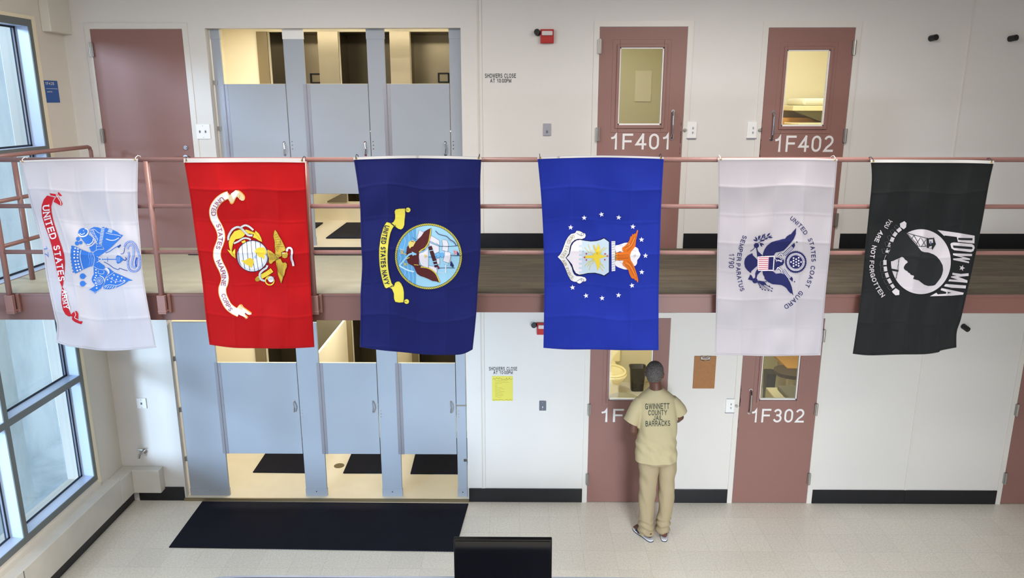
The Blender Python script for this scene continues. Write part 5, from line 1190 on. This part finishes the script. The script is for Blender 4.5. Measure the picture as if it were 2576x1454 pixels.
for k in range(7): a.line([(606, 664+k*27), (746-k*1.5, 660+k*27)], 8, (172, 60, 70), 4, False)
a.poly([(752, 652), (818, 650), (806, 832), (742, 832)], NA, 3); a.line([(748, 650), (738, 836)], 6, (200, 130, 160), 4, False)
a.poly([(836, 664), (880, 660), (930, 668), (962, 690), (966, 730), (945, 765), (905, 780), (870, 800), (845, 836), (824, 838), (830, 750)], NA, 2)
a.line([(860, 690), (880, 705), (930, 700), (925, 720), (880, 690)], 8, W, 3); a.line([(835, 665), (850, 690), (860, 720)], 6, W, 3); a.line([(905, 670), (950, 690)], 6, W, 3)
for q in ([(882, 640), (912, 610), (935, 615), (945, 640)], [(862, 832), (880, 800), (920, 830), (935, 860)]): a.line(q, 26, NA, 2); a.line(q, 12, W, 3)
for q in ([(968, 622), (1020, 570), (1082, 512)], [(952, 830), (1000, 900), (1040, 950)]): a.line(q, 44, NA, 2); a.line(q, 28, W, 3); a.line(q, 12, (90, 94, 130), 4)
for q in ([(1065, 490), (1110, 455), (1120, 490), (1100, 530)], [(1040, 960), (1072, 925), (1090, 960), (1085, 1000)]): a.poly(q, NA, 3)
a.circle((1145, 442), 9, NA, 1); a.circle((1112, 1000), 9, NA, 1)
C = (1130, 722)
a.circle(C, 145, NA, 2, n=40)
for k in range(36): a.circle((C[0]+143*math.cos(k*PI/18), C[1]+146*math.sin(k*PI/18)), 11, NA, 2, n=8)
a.circle(C, 128, W, 3, n=40); a.dashes([(C[0]+112*math.cos(k*PI/20), C[1]+112*math.sin(k*PI/20)) for k in range(41)], 34, 8, 10, NA, 4, True, 7); a.circle(C, 94, NA, 5, n=36)
for dx, dy in ((-32, -55), (-32, -20), (-32, 20), (-32, 58), (4, -40), (4, 0), (4, 40), (40, -60), (40, -20), (40, 20), (40, 55), (-68, 0), (74, 0)): a.star((C[0]+dx, C[1]+dy), 15, W, 6, inner=.6)
a.build('emblem', fl.surf, fl.root, printmat, 'dark blue coast guard eagle with striped shield and lettering')

# ---- POW MIA
fl = Flag('black_flag', 'black flag with white head silhouette and words POW MIA YOU ARE NOT FORGOTTEN',
 [(2190, 401), (2260, 401), (2345, 401.5), (2430, 402), (2501, 404)], [(2145, 890), (2187, 894), (2257, 892), (2325, 891), (2361, 886), (2366, 882), (2406, 874)],
 [(2190, 401), (2193, 452), (2185, 541), (2176, 630), (2168, 720), (2157, 809), (2145, 890)], [(2501, 404), (2488, 462), (2472, 552), (2454, 641), (2434, 730), (2418, 800), (2407, 835), (2406, 874)],
 (18, 21, 23), .12, (6, 6), 19.9, 8, .012)
BK = (26, 29, 31); G1 = (196, 190, 196); G2 = (92, 94, 96)
a = Print(2170, 530, 5.817)
a.circle((853, 746), 438, G1, 0, 475, 64)
a.poly([(560, 300), (640, 322), (700, 400), (780, 490), (862, 592), (900, 606), (965, 612), (1040, 640), (1090, 675), (1135, 730), (1172, 800), (1178, 870), (1165, 930), (1140, 985), (1100, 1040), (1060, 1088), (1030, 1098), (960, 1102), (905, 1085), (850, 1045), (820, 1020), (770, 1008), (738, 998), (752, 965), (746, 948), (722, 945), (702, 935), (690, 915), (668, 905), (655, 885), (620, 868), (602, 845), (604, 820), (625, 785), (662, 755), (650, 735), (622, 718), (600, 688), (575, 676), (545, 690), (490, 715), (440, 738), (412, 742), (360, 740), (340, 560)], BK, 1)
a.line([(628, 318), (750, 355), (860, 382), (950, 405), (1030, 410)], 9, BK, 2)
for q in ([(715, 415), (752, 360)], [(752, 362), (838, 515)], [(848, 392), (785, 490)], [(858, 400), (925, 515)], [(930, 420), (862, 520)], [(810, 520), (870, 525), (935, 520)], [(660, 340), (780, 470), (810, 520)]): a.line(q, 8, BK, 2, False)
a.poly([(935, 408), (1010, 398), (1032, 402), (1042, 385), (1073, 490), (1020, 577), (1012, 552), (940, 545)], BK, 3)
a.poly([(970, 422), (1028, 418), (1030, 470), (975, 478)], G1, 4); a.poly([(985, 455), (1000, 440), (1012, 470), (1000, 500), (985, 490)], (90, 92, 130), 5); a.poly([(970, 528), (1012, 515), (1010, 545), (972, 545)], G1, 4)
a.line([(420, 862), (525, 882)], 30, BK, 2, False); a.line([(520, 700), (525, 800), (515, 900), (480, 1000)], 5, BK, 2); a.line([(545, 690), (520, 790), (500, 900), (495, 1000)], 5, BK, 2)
a.poly([(545, 188), (612, 152), (642, 182), (636, 242), (602, 272), (552, 240)], G1, 1); a.poly([(430, 1182), (484, 1132), (538, 1170), (537, 1232), (482, 1238), (446, 1206)], G1, 1)
a.dashes([(560, 262), (510, 300), (462, 360), (432, 425), (402, 500), (375, 570), (345, 645)], 52, 66, 22, G1, 1); a.dashes([(326, 722), (328, 800), (338, 880), (362, 960), (400, 1040), (455, 1130)], 48, 72, 22, G1, 1)
a.line([(345, 645), (325, 690), (322, 722)], 5, G1, 1)
for p, an in (((500, 245), 40), ((440, 315), 55), ((395, 400), 65), ((355, 490), 70), ((310, 590), 70), ((280, 775), 100), ((285, 860), 95), ((308, 950), 80), ((345, 1040), 60), ((395, 1125), 50)):
    an = math.radians(an+90); c, s_ = math.cos(an), math.sin(an)
    q = [(p[0]+c*x*22-s_*y*34, p[1]+s_*x*22+c*y*34) for x, y in ((-1, -1), (1, -1), (1, 1), (-1, 1))]; q = [(p[0]+(x-p[0]), p[1]+(y-p[1])) for x, y in q]
    a.line(q, 5, G2, 1, False, True)
for st, pts in (('YOU', [(396, 112), (350, 160), (310, 240)]), ('ARE', [(262, 282), (210, 350), (170, 445)]), ('NOT', [(142, 505), (120, 600), (106, 688)]), ('FORGOTTEN', [(104, 728), (100, 860), (124, 980), (180, 1120), (278, 1272)])): a.text(st, pts, 66, G1, 1, .18)
a.poly([(1095, 282), (1400, 325), (1640, 366), (1636, 480), (1395, 456), (1378, 385), (1200, 362), (1196, 372)], G1, 1); a.poly([(1398, 398), (1610, 402), (1608, 435), (1402, 428)], BK, 2)
a.poly([(1284, 490), (1300, 470), (1340, 464), (1600, 488), (1632, 510), (1640, 545), (1622, 590), (1585, 607), (1340, 578), (1300, 550)], G1, 1); a.poly([(1320, 508), (1600, 530), (1612, 548), (1598, 566), (1330, 544)], BK, 2)
a.poly([(1322, 624), (1602, 632), (1600, 665), (1440, 665), (1570, 700), (1572, 722), (1450, 715), (1558, 745), (1556, 768), (1330, 722), (1322, 700), (1470, 690), (1325, 650)], G1, 1)
a.star((1455, 838), 46, G1, 1, .35)
a.poly([(1315, 908), (1440, 925), (1550, 915), (1552, 955), (1400, 968), (1535, 1020), (1532, 1055), (1255, 1032), (1270, 1005), (1400, 1012), (1290, 975), (1300, 960), (1380, 950), (1312, 938)], G1, 1)
a.poly([(1215, 1072), (1514, 1095), (1508, 1138), (1300, 1128), (1190, 1105)], G1, 1)
a.poly([(1155, 1132), (1480, 1200), (1470, 1228), (1300, 1244), (985, 1252), (1080, 1200), (1100, 1225), (1220, 1215), (1225, 1190), (1140, 1162)], G1, 1); a.poly([(1245, 1188), (1300, 1200), (1245, 1212)], BK, 2)
a.build('emblem', fl.surf, fl.root, printmat, 'white silhouette roundel and lettering')
# ================================================================== THE MAN
M['skin'] = mat('dark_brown_skin', (92, 56, 44), .5, var=.06, vscale=20)
M['shirt'] = mat('tan_cotton', (180, 169, 136), .85, spec=.15, bump=.12, bscale=500, var=.02, vscale=8)
M['pants'] = mat('khaki_cotton', (164, 150, 122), .85, spec=.15, bump=.12, bscale=500, var=.02, vscale=8)
m = mat('short_grey_hair', (92, 88, 86), .95, spec=.1, bump=.9, bscale=260); M['hair'] = m
nt, b_, tc = nodes(m); n_ = nt.nodes.new('ShaderNodeTexNoise'); n_.inputs['Scale'].default_value = 210; n_.inputs['Detail'].default_value = 3
cr = nt.nodes.new('ShaderNodeValToRGB'); cr.color_ramp.elements[0].position = .38; cr.color_ramp.elements[0].color = lin((58, 54, 54)); cr.color_ramp.elements[1].position = .66; cr.color_ramp.elements[1].color = lin((122, 118, 116))
nt.links.new(tc.outputs['Object'], n_.inputs['Vector']); nt.links.new(n_.outputs['Fac'], cr.inputs[0]); nt.links.new(cr.outputs[0], b_.inputs['Base Color'])
M['sole'] = mat('white_sandal_sole', (214, 216, 226), .5); M['strap'] = mat('navy_sandal_strap', (34, 36, 62), .5)
M['shirtink'] = mat('shirt_print_ink', (62, 70, 58), .8)
def fuse(name, bm, m, parent, voxel, fold=None, smooth_it=4):
    me = bpy.data.meshes.new('tmp'); bmesh.ops.recalc_face_normals(bm, faces=bm.faces); bm.to_mesh(me); bm.free()
    o = bpy.data.objects.new('tmp', me); COL.objects.link(o)
    r = o.modifiers.new('r', 'REMESH'); r.mode = 'VOXEL'; r.voxel_size = voxel; r.use_smooth_shade = True
    s = o.modifiers.new('s', 'SMOOTH'); s.iterations = smooth_it; s.factor = .5
    dg = bpy.context.evaluated_depsgraph_get(); dg.update()
    me2 = bpy.data.meshes.new_from_object(o.evaluated_get(dg)); bpy.data.objects.remove(o)
    if fold:
        ns = [v.normal.copy() for v in me2.vertices]
        for v, n in zip(me2.vertices, ns): v.co += n*fold(v.co)
    for p in me2.polygons: p.use_smooth = True
    me2.materials.clear(); me2.materials.append(m); me2.name = name
    q = bpy.data.objects.new(name, me2); COL.objects.link(q)
    if parent is not None: setparent(q, parent)
    return q
PXC, PYC = 1.318, -.66
man = empty('person', (PXC, PYC, 0), 'person seen from behind in tan jail shirt and trousers, standing at door 1F301', 'person')
HC = Vector((1.270, -.655, 1.715)); HR = Matrix.Rotation(math.radians(-16), 4, 'Z')
def hp(x, y, z): return HC+(HR @ Vector((x, y, z)))
def head_rings(e=0.0):
    R = [(.050, -.122, .026, .030), (.036, -.112, .046, .056), (.020, -.09, .057, .076), (.008, -.06, .065, .088), (.0, -.02, .073, .095), (-.006, .02, .078, .100), (-.008, .055, .077, .097), (-.008, .085, .064, .080), (-.006, .104, .042, .054), (-.004, .113, .018, .024)]
    return [(cy, z+(e if i > 7 else 0), rx+e, ry+e) for i, (cy, z, rx, ry) in enumerate(R)]
def head_bm(bm, e=0.0, keep=None, n=32):
    rs = []
    for cy, z, rx, ry in head_rings(e): rs.append([(rx*math.cos(k*2*PI/n), cy+ry*math.sin(k*2*PI/n), z) for k in range(n)])
    vs = [[bm.verts.new(hp(*p)) for p in r] for r in rs]
    for i in range(len(rs)-1):
        for k in range(n):
            q = [(i, k), (i, (k+1) % n), (i+1, (k+1) % n), (i+1, k)]
            c = [sum(rs[a][b][d] for a, b in q)/4 for d in range(3)]
            if keep and not keep(c): continue
            bm.faces.new([vs[a][b] for a, b in q])
    bm.faces.new(vs[-1])
    if not keep: bm.faces.new(vs[0][::-1])
    else:
        for v in [v for v in bm.verts if not v.link_faces]: bm.verts.remove(v)
bm = bmesh.new(); head_bm(bm)
tube(bm, [hp(0, -.012, -.05), Vector((1.279, -.672, 1.62)), Vector((1.284, -.675, 1.57)), Vector((1.29, -.67, 1.50))], [.058, .056, .06, .075], 20)
# nose, brow, lips, ears
tube(bm, [hp(0, .088, .015), hp(0, .103, -.015), hp(0, .112, -.035)], [.008, .011, .015], 10); tube(bm, [hp(-.012, .104, -.04), hp(.012, .104, -.04)], .009, 8)
tube(bm, [hp(-.035, .082, .022), hp(0, .093, .022), hp(.035, .082, .022)], .009, 8)
tube(bm, [hp(-.022, .088, -.068), hp(0, .097, -.066), hp(.022, .088, -.068)], [.004, .007, .004], 8); tube(bm, [hp(-.02, .087, -.078), hp(0, .095, -.080), hp(.02, .087, -.078)], [.004, .007, .004], 8)
for s in (-1, 1):
    tube(bm, [hp(s*.076, .0, -.038), hp(s*.083, -.010, -.022), hp(s*.087, -.016, .004), hp(s*.083, -.004, .016), hp(s*.078, .006, .002)], [.006, .007, .0085, .007, .005], 10)
    tube(bm, [hp(s*.076, .0, -.03), hp(s*.080, -.004, .01)], .009, 8)
# torso and legs under the clothes
loft(bm, [(1.330, -.66, .83, .13, .085, 2.2), (1.318, -.66, .95, .155, .10, 2.2), (1.315, -.66, 1.10, .145, .095, 2.2), (1.308, -.66, 1.30, .16, .10, 2.2), (1.30, -.66, 1.44, .165, .095, 2.2), (1.292, -.665, 1.51, .10, .07, 2), (1.285, -.67, 1.55, .06, .06, 2)], 24)
legs = {'l': [(1.255, -.66, .84), (1.252, -.655, .48), (1.25, -.675, .09)], 'r': [(1.42, -.66, .84), (1.436, -.65, .48), (1.42, -.66, .09)]}
for k in legs: tube(bm, legs[k], [.070, .055, .038], 18)
# feet
feet = {'l': (Vector((1.290, -.745, .03)), Vector((-.148, .271, 0)).normalized()), 'r': (Vector((1.425, -.735, .03)), Vector((.06, .27, 0)).normalized())}
for k, (hl, dr) in feet.items():
    an = Vector(legs[k][2]); sd = dr.cross(Vector((0, 0, 1)))
    tube(bm, [hl+Vector((0, 0, .025)), hl+dr*.05+Vector((0, 0, .035)), hl+dr*.13+Vector((0, 0, .028)), hl+dr*.20+Vector((0, 0, .016)), hl+dr*.235+Vector((0, 0, .010))], [.026, .034, .036, .034, .018], 14, flat=1.0)
    tube(bm, [an, hl+dr*.055+Vector((0, 0, .05))], [.038, .034], 14)
    for t_ in range(5):
        o_ = sd*(-.028+.014*t_); tube(bm, [hl+dr*.20+o_+Vector((0, 0, .010)), hl+dr*(.245+.012*(1-abs(t_-(0 if k == 'r' else 4))/4))+o_+Vector((0, 0, .006))], [.010, .0075], 8)
# arms with bent elbows, hands in front of the waist
arms = {'l': [(1.150, -.665, 1.43), (1.088, -.69, 1.28), (1.078, -.70, 1.155), (1.082, -.675, 1.128), (1.12, -.58, 1.14), (1.18, -.455, 1.165)],
        'r': [(1.450, -.665, 1.43), (1.510, -.655, 1.34), (1.525, -.645, 1.27), (1.520, -.615, 1.245), (1.475, -.53, 1.235), (1.405, -.435, 1.205)]}
for k, p in arms.items():
    tube(bm, p, [.044, .044, .046, .044, .038, .026], 16)
    w = Vector(p[-1]); d = (w-Vector(p[-2])).normalized(); s = 1 if k == 'l' else -1
    side = Vector((0, 0, 1)); pal = w+d*.05
    tube(bm, [w-d*.01, w+d*.03, w+d*.085], [.026, .036, .036], 12, flat=.55)
    inn = Vector((s, 0, 0))
    for f in range(4):
        L = (.070, .080, .074, .058)[f]; off = side*(.030-.020*f)
        b0 = w+d*.08+off; k1 = b0+d*L*.45; k2 = k1+(d*.5+inn*.75).normalized()*L*.34; k3 = k2+(inn-d*.2).normalized()*L*.28
        tube(bm, [b0, k1, k2, k3], [.0095, .009, .0082, .0068], 8)
    t0 = w+d*.02+side*.028; tube(bm, [t0, t0+d*.03+side*.018+inn*.012, t0+d*.06+side*.018+inn*.028], [.012, .0105, .0085], 8)
body = fuse('body', bm, M['skin'], man, .0055, smooth_it=3)
bm = bmesh.new(); head_bm(bm, .0065, lambda c: c[2] > -.055-.0*c[1] and c[1] < .058+.25*max(0, c[2]) and not (c[1] > .0 and c[2] < -.005) and not (c[2] < -.03 and c[1] > -.035))
hair = obj('hair', bm, M['hair'], man, smooth=True)
hs_ = hair.modifiers.new('thickness', 'SOLIDIFY'); hs_.thickness = .008; hs_.offset = -1; sb_ = hair.modifiers.new('sub', 'SUBSURF'); sb_.levels = 2; sb_.render_levels = 2
M['eye'] = mat('eye_white', (220, 216, 206), .2); b = B()
for s in (-1, 1): b.tube([hp(s*.03, .080, .004), hp(s*.03, .088, .004), hp(s*.03, .0915, .004)], [.012, .009, .003], 12)
b.build('eye', M['eye'], man)
# trousers
bm = bmesh.new()
loft(bm, [(1.335, -.66, .80, .160, .10, 2.4), (1.335, -.66, .87, .172, .122, 2.4), (1.318, -.66, .97, .172, .12, 2.4)], 28)
tube(bm, [(1.255, -.66, .90), (1.258, -.66, .80), (1.256, -.655, .65), (1.254, -.66, .45), (1.252, -.672, .25), (1.25, -.685, .10), (1.253, -.69, .045)], [.085, .092, .088, .084, .077, .073, .076], 24)
tube(bm, [(1.41, -.66, .90), (1.438, -.66, .80), (1.440, -.655, .65), (1.436, -.655, .45), (1.426, -.66, .25), (1.420, -.665, .10), (1.420, -.665, .055)], [.08, .085, .080, .074, .068, .064, .066], 24)
def fold_p(c):
    z = c.z; a = .014*noise.noise(Vector((c.x*7, c.y*6, z*3)))+.010*noise.noise(Vector((c.x*16+z*6, c.y*12, z*7)))
    a += .014*(.3-abs(noise.noise(Vector((c.x*9+z*3, c.y*6, z*2.2+4)))))
    if z < .22: a += .007*math.sin(z*95+8*noise.noise(Vector((c.x*6, c.y*6, 2))))
    return a
fuse('trousers', bm, M['pants'], man, .007, fold_p, 5)
# shirt
bm = bmesh.new()
loft(bm, [(1.326, -.66, .78, .198, .139, 2.5), (1.326, -.66, .840, .197, .138, 2.5), (1.326, -.66, .90, .194, .138, 2.5), (1.318, -.66, 1.05, .186, .132, 2.5), (1.315, -.66, 1.2, .182, .128, 2.5), (1.308, -.66, 1.35, .184, .124, 2.5), (1.300, -.66, 1.44, .186, .114, 2.4), (1.296, -.662, 1.49, .170, .098, 2.3), (1.290, -.665, 1.53, .130, .084, 2.1), (1.286, -.668, 1.558, .090, .074, 2), (1.285, -.67, 1.578, .070, .066, 2)], 40)
tube(bm, [(1.165, -.662, 1.452), (1.122, -.667, 1.39), (1.085, -.677, 1.31), (1.064, -.685, 1.238), (1.050, -.690, 1.195)], [.066, .073, .075, .079, .081], 22)
tube(bm, [(1.433, -.662, 1.452), (1.478, -.660, 1.405), (1.512, -.652, 1.355), (1.525, -.645, 1.315), (1.538, -.638, 1.275)], [.064, .068, .068, .069, .070], 22)
def fold_s(c):
    z = c.z; x = c.x-1.315
    a = .011*noise.noise(Vector((x*4, c.y*4, z*3+5)))+.011*noise.noise(Vector((x*13+z*5, c.y*9, z*7)))*min(1, max(.25, (1.5-z)*3))
    a += .014*max(0, 1.25-z)*math.sin(x*42+z*9+4*noise.noise(Vector((x*3, 0, z*3))))
    a += .016*min(1, max(.15, (1.42-z)*2.2))*(.35-abs(noise.noise(Vector((x*7+z*2, c.y*5, z*2.6+7)))))
    a += .010*(.3-abs(noise.noise(Vector((x*5-z*7, c.y*5, z*9)))))*max(0, 1-abs(z-1.0)/.25)
    a += .004*math.exp(-((z-1.0)/.12)**2)*math.sin((z+x*.8)*60)
    return a
shirt = fuse('shirt', bm, M['shirt'], man, .0065, fold_s, 4)
bm = bmesh.new(); bm.from_mesh(shirt.data)
def trim_cloth(pred, co, no):
    fs_ = [f for f in bm.faces if pred(f.calc_center_median())]
    es_ = list({e for f in fs_ for e in f.edges}); vs2 = list({v for f in fs_ for v in f.verts})
    bmesh.ops.bisect_plane(bm, geom=vs2+es_+fs_, plane_co=co, plane_no=no, clear_outer=True)
trim_cloth(lambda c: c.z < .95, (0, 0, .843), (0, .0, -1))
trim_cloth(lambda c: c.x < 1.112 and c.z > 1.14, (1.062, -.685, 1.234), (-.45, -.1, -.9))
trim_cloth(lambda c: c.x > 1.508 and c.z > 1.2, (1.528, -.645, 1.31), (.45, .15, -.88))
bm.to_mesh(shirt.data); bm.free()
sd_ = shirt.modifiers.new('thickness', 'SOLIDIFY'); sd_.thickness = .004; sd_.offset = -1
# shirt lettering follows the cloth of the back
bvh = BVHTree.FromPolygons([v.co.copy() for v in shirt.data.vertices], [tuple(p.vertices) for p in shirt.data.polygons])
bmT = bmesh.new()
for st, x0, x1, yb, yt_, sl in (('GWINNETT', 1623, 1684, 1030, 1015.5, -1.5), ('COUNTY', 1631, 1678, 1045, 1032, -1), ('JAIL', 1643.5, 1666.5, 1057.5, 1045.5, -.5), ('BARRACKS', 1624, 1686, 1073, 1059, -1.5)):
    vs, fs = text_mesh(st, .17); tb = bmesh.new(); add_mesh(tb, vs, fs, lambda u, v: (x0+(x1-x0)*u+ (0), yb+(yt_-yb)*v+sl*u, 0))
    for k in range(1, int(x1-x0)//3): bmesh.ops.bisect_plane(tb, geom=tb.verts[:]+tb.edges[:]+tb.faces[:], plane_co=(x0+k*3, 0, 0), plane_no=(1, 0, 0))
    for k in range(1, 6): bmesh.ops.bisect_plane(tb, geom=tb.verts[:]+tb.edges[:]+tb.faces[:], plane_co=(0, yt_-2+k*3, 0), plane_no=(0, 1, 0))
    mp = {}
    for v in tb.verts:
        d = ray(v.co.x, v.co.y).normalized(); hit = bvh.ray_cast(ORG, d)[0]
        if hit is None: hit = onY(v.co.x, v.co.y, -.78)
        mp[v] = bmT.verts.new(hit-d*.004)
    for f in tb.faces: bmT.faces.new([mp[v] for v in f.verts])
    tb.free()
obj('lettering', bmT, M['shirtink'], shirt)
# sandals
for k, (hl, dr) in feet.items():
    sd = dr.cross(Vector((0, 0, 1))); bm = bmesh.new()
    out = [(-.025, .0), (-.018, .022), (.02, .034), (.09, .034), (.17, .043), (.225, .040), (.258, .022), (.264, .0), (.255, -.024), (.222, -.042), (.17, -.044), (.09, -.034), (.02, -.034), (-.018, -.022)]
    out = smooth_path(out, 3, True)
    for z0, z1, g, mm, nm in ((0.001, .008, 1.02, 'strap', 'outsole'), (.008, .024, 1.0, 'sole', 'midsole')):
        b_2 = bmesh.new(); v = [b_2.verts.new(hl*1.0+dr*x*g+sd*y*g+Vector((0, 0, z0-.03))) for x, y in out]; f = b_2.faces.new(v)
        r_ = bmesh.ops.extrude_face_region(b_2, geom=[f])
        for w in [q for q in r_['geom'] if isinstance(q, bmesh.types.BMVert)]: w.co.z += z1-z0
        if nm == 'outsole': so = obj('sandal', b_2, M[mm], man)
        else: obj('midsole', b_2, M[mm], so, bevel=.003)
    bs = bmesh.new()
    for q0 in (0,):
        n = 14; ra = []
        for j in range(5):
            x = .115+.020*j; row = []
            for i in range(n+1):
                an = PI*i/n; row.append(bs.verts.new(hl+dr*x+sd*(.043*math.cos(an))+Vector((0, 0, -.008+.054*math.sin(an)-.006*j*.6))))
            ra.append(row)
        for p_, q_ in zip(ra, ra[1:]):
            for i in range(n): bs.faces.new((p_[i], p_[i+1], q_[i+1], q_[i]))
    s_ = obj('strap', bs, M['strap'], so, smooth=True); sm = s_.modifiers.new('t', 'SOLIDIFY'); sm.thickness = .004

# ================================================================== LIGHT
w = bpy.data.worlds.new('world'); scn.world = w; w.use_nodes = True; nt = w.node_tree; bg = nt.nodes['Background']
bg.inputs['Color'].default_value = (.68, .83, 1.0, 1); bg.inputs['Strength'].default_value = SKY
def ceiling_light(x, y, wx, wy, e, col=(1, .97, .94), z=None):
    z = z or ZC
    t = empty('ceiling_light', (x, y, z-.08), 'white light fixture hanging from the dayroom ceiling', 'ceiling light', 'ceiling lights of the dayroom')
    b = B(); b.box(x-wx/2-.03, x+wx/2+.03, y-wy/2-.03, y+wy/2+.03, z-.05, z)
    for sx in (-.4, .4): b.tube([(x+sx, y, z), (x+sx, y, ZC)], .006, 6)
    b.build('housing', M['lighthousing'], t)
    ld = bpy.data.lights.new('lamp', 'AREA'); ld.shape = 'RECTANGLE'; ld.size = wx; ld.size_y = wy; ld.energy = e; ld.color = col
    lo = bpy.data.objects.new('lamp', ld); COL.objects.link(lo); lo.location = (x, y, z-.056)
for x, y, e in LAMPS: ceiling_light(x, y, 1.2, .6, e, (1, .94, .87) if y > -3 else (1, .97, .94), z=5.4)
for x, e in FILL_PANELS:  # unseen fill panel, added to brighten the lower back wall
    t = empty('wall_light', (x, YF, 1.0), 'tall white light panel on the wall behind the viewer', 'wall light', 'light panels on the far wall')
    B().box(x-.85, x+.85, YF, YF+.06, .85, 2.65).build('housing', M['lighthousing'], t)
    ld = bpy.data.lights.new('lamp', 'AREA'); ld.shape = 'RECTANGLE'; ld.size = 1.6; ld.size_y = 1.7; ld.energy = e; ld.color = (.84, .93, 1); ld.spread = math.radians(60)
    lo = bpy.data.objects.new('lamp', ld); COL.objects.link(lo); lo.location = (x, YF+.07, 1.75); lo.rotation_euler = (math.radians(79), 0, 0)
# wide blue sun lamp stands in for low sky glow through the tall windows
sun = bpy.data.lights.new('sun', 'SUN'); sun.energy = SUN_E; sun.angle = math.radians(14); sun.color = (.60, .78, 1.0)
so_ = bpy.data.objects.new('sun', sun); COL.objects.link(so_)
sdv = Vector(SUN_D); so_.rotation_euler = sdv.to_track_quat('-Z', 'Y').to_euler()
vs_ = scn.view_settings; vs_.view_transform = 'Standard'; vs_.look = 'None'; vs_.gamma = 1; vs_.use_curve_mapping = False; vs_.exposure = EXPO
scn.display_settings.display_device = 'sRGB'
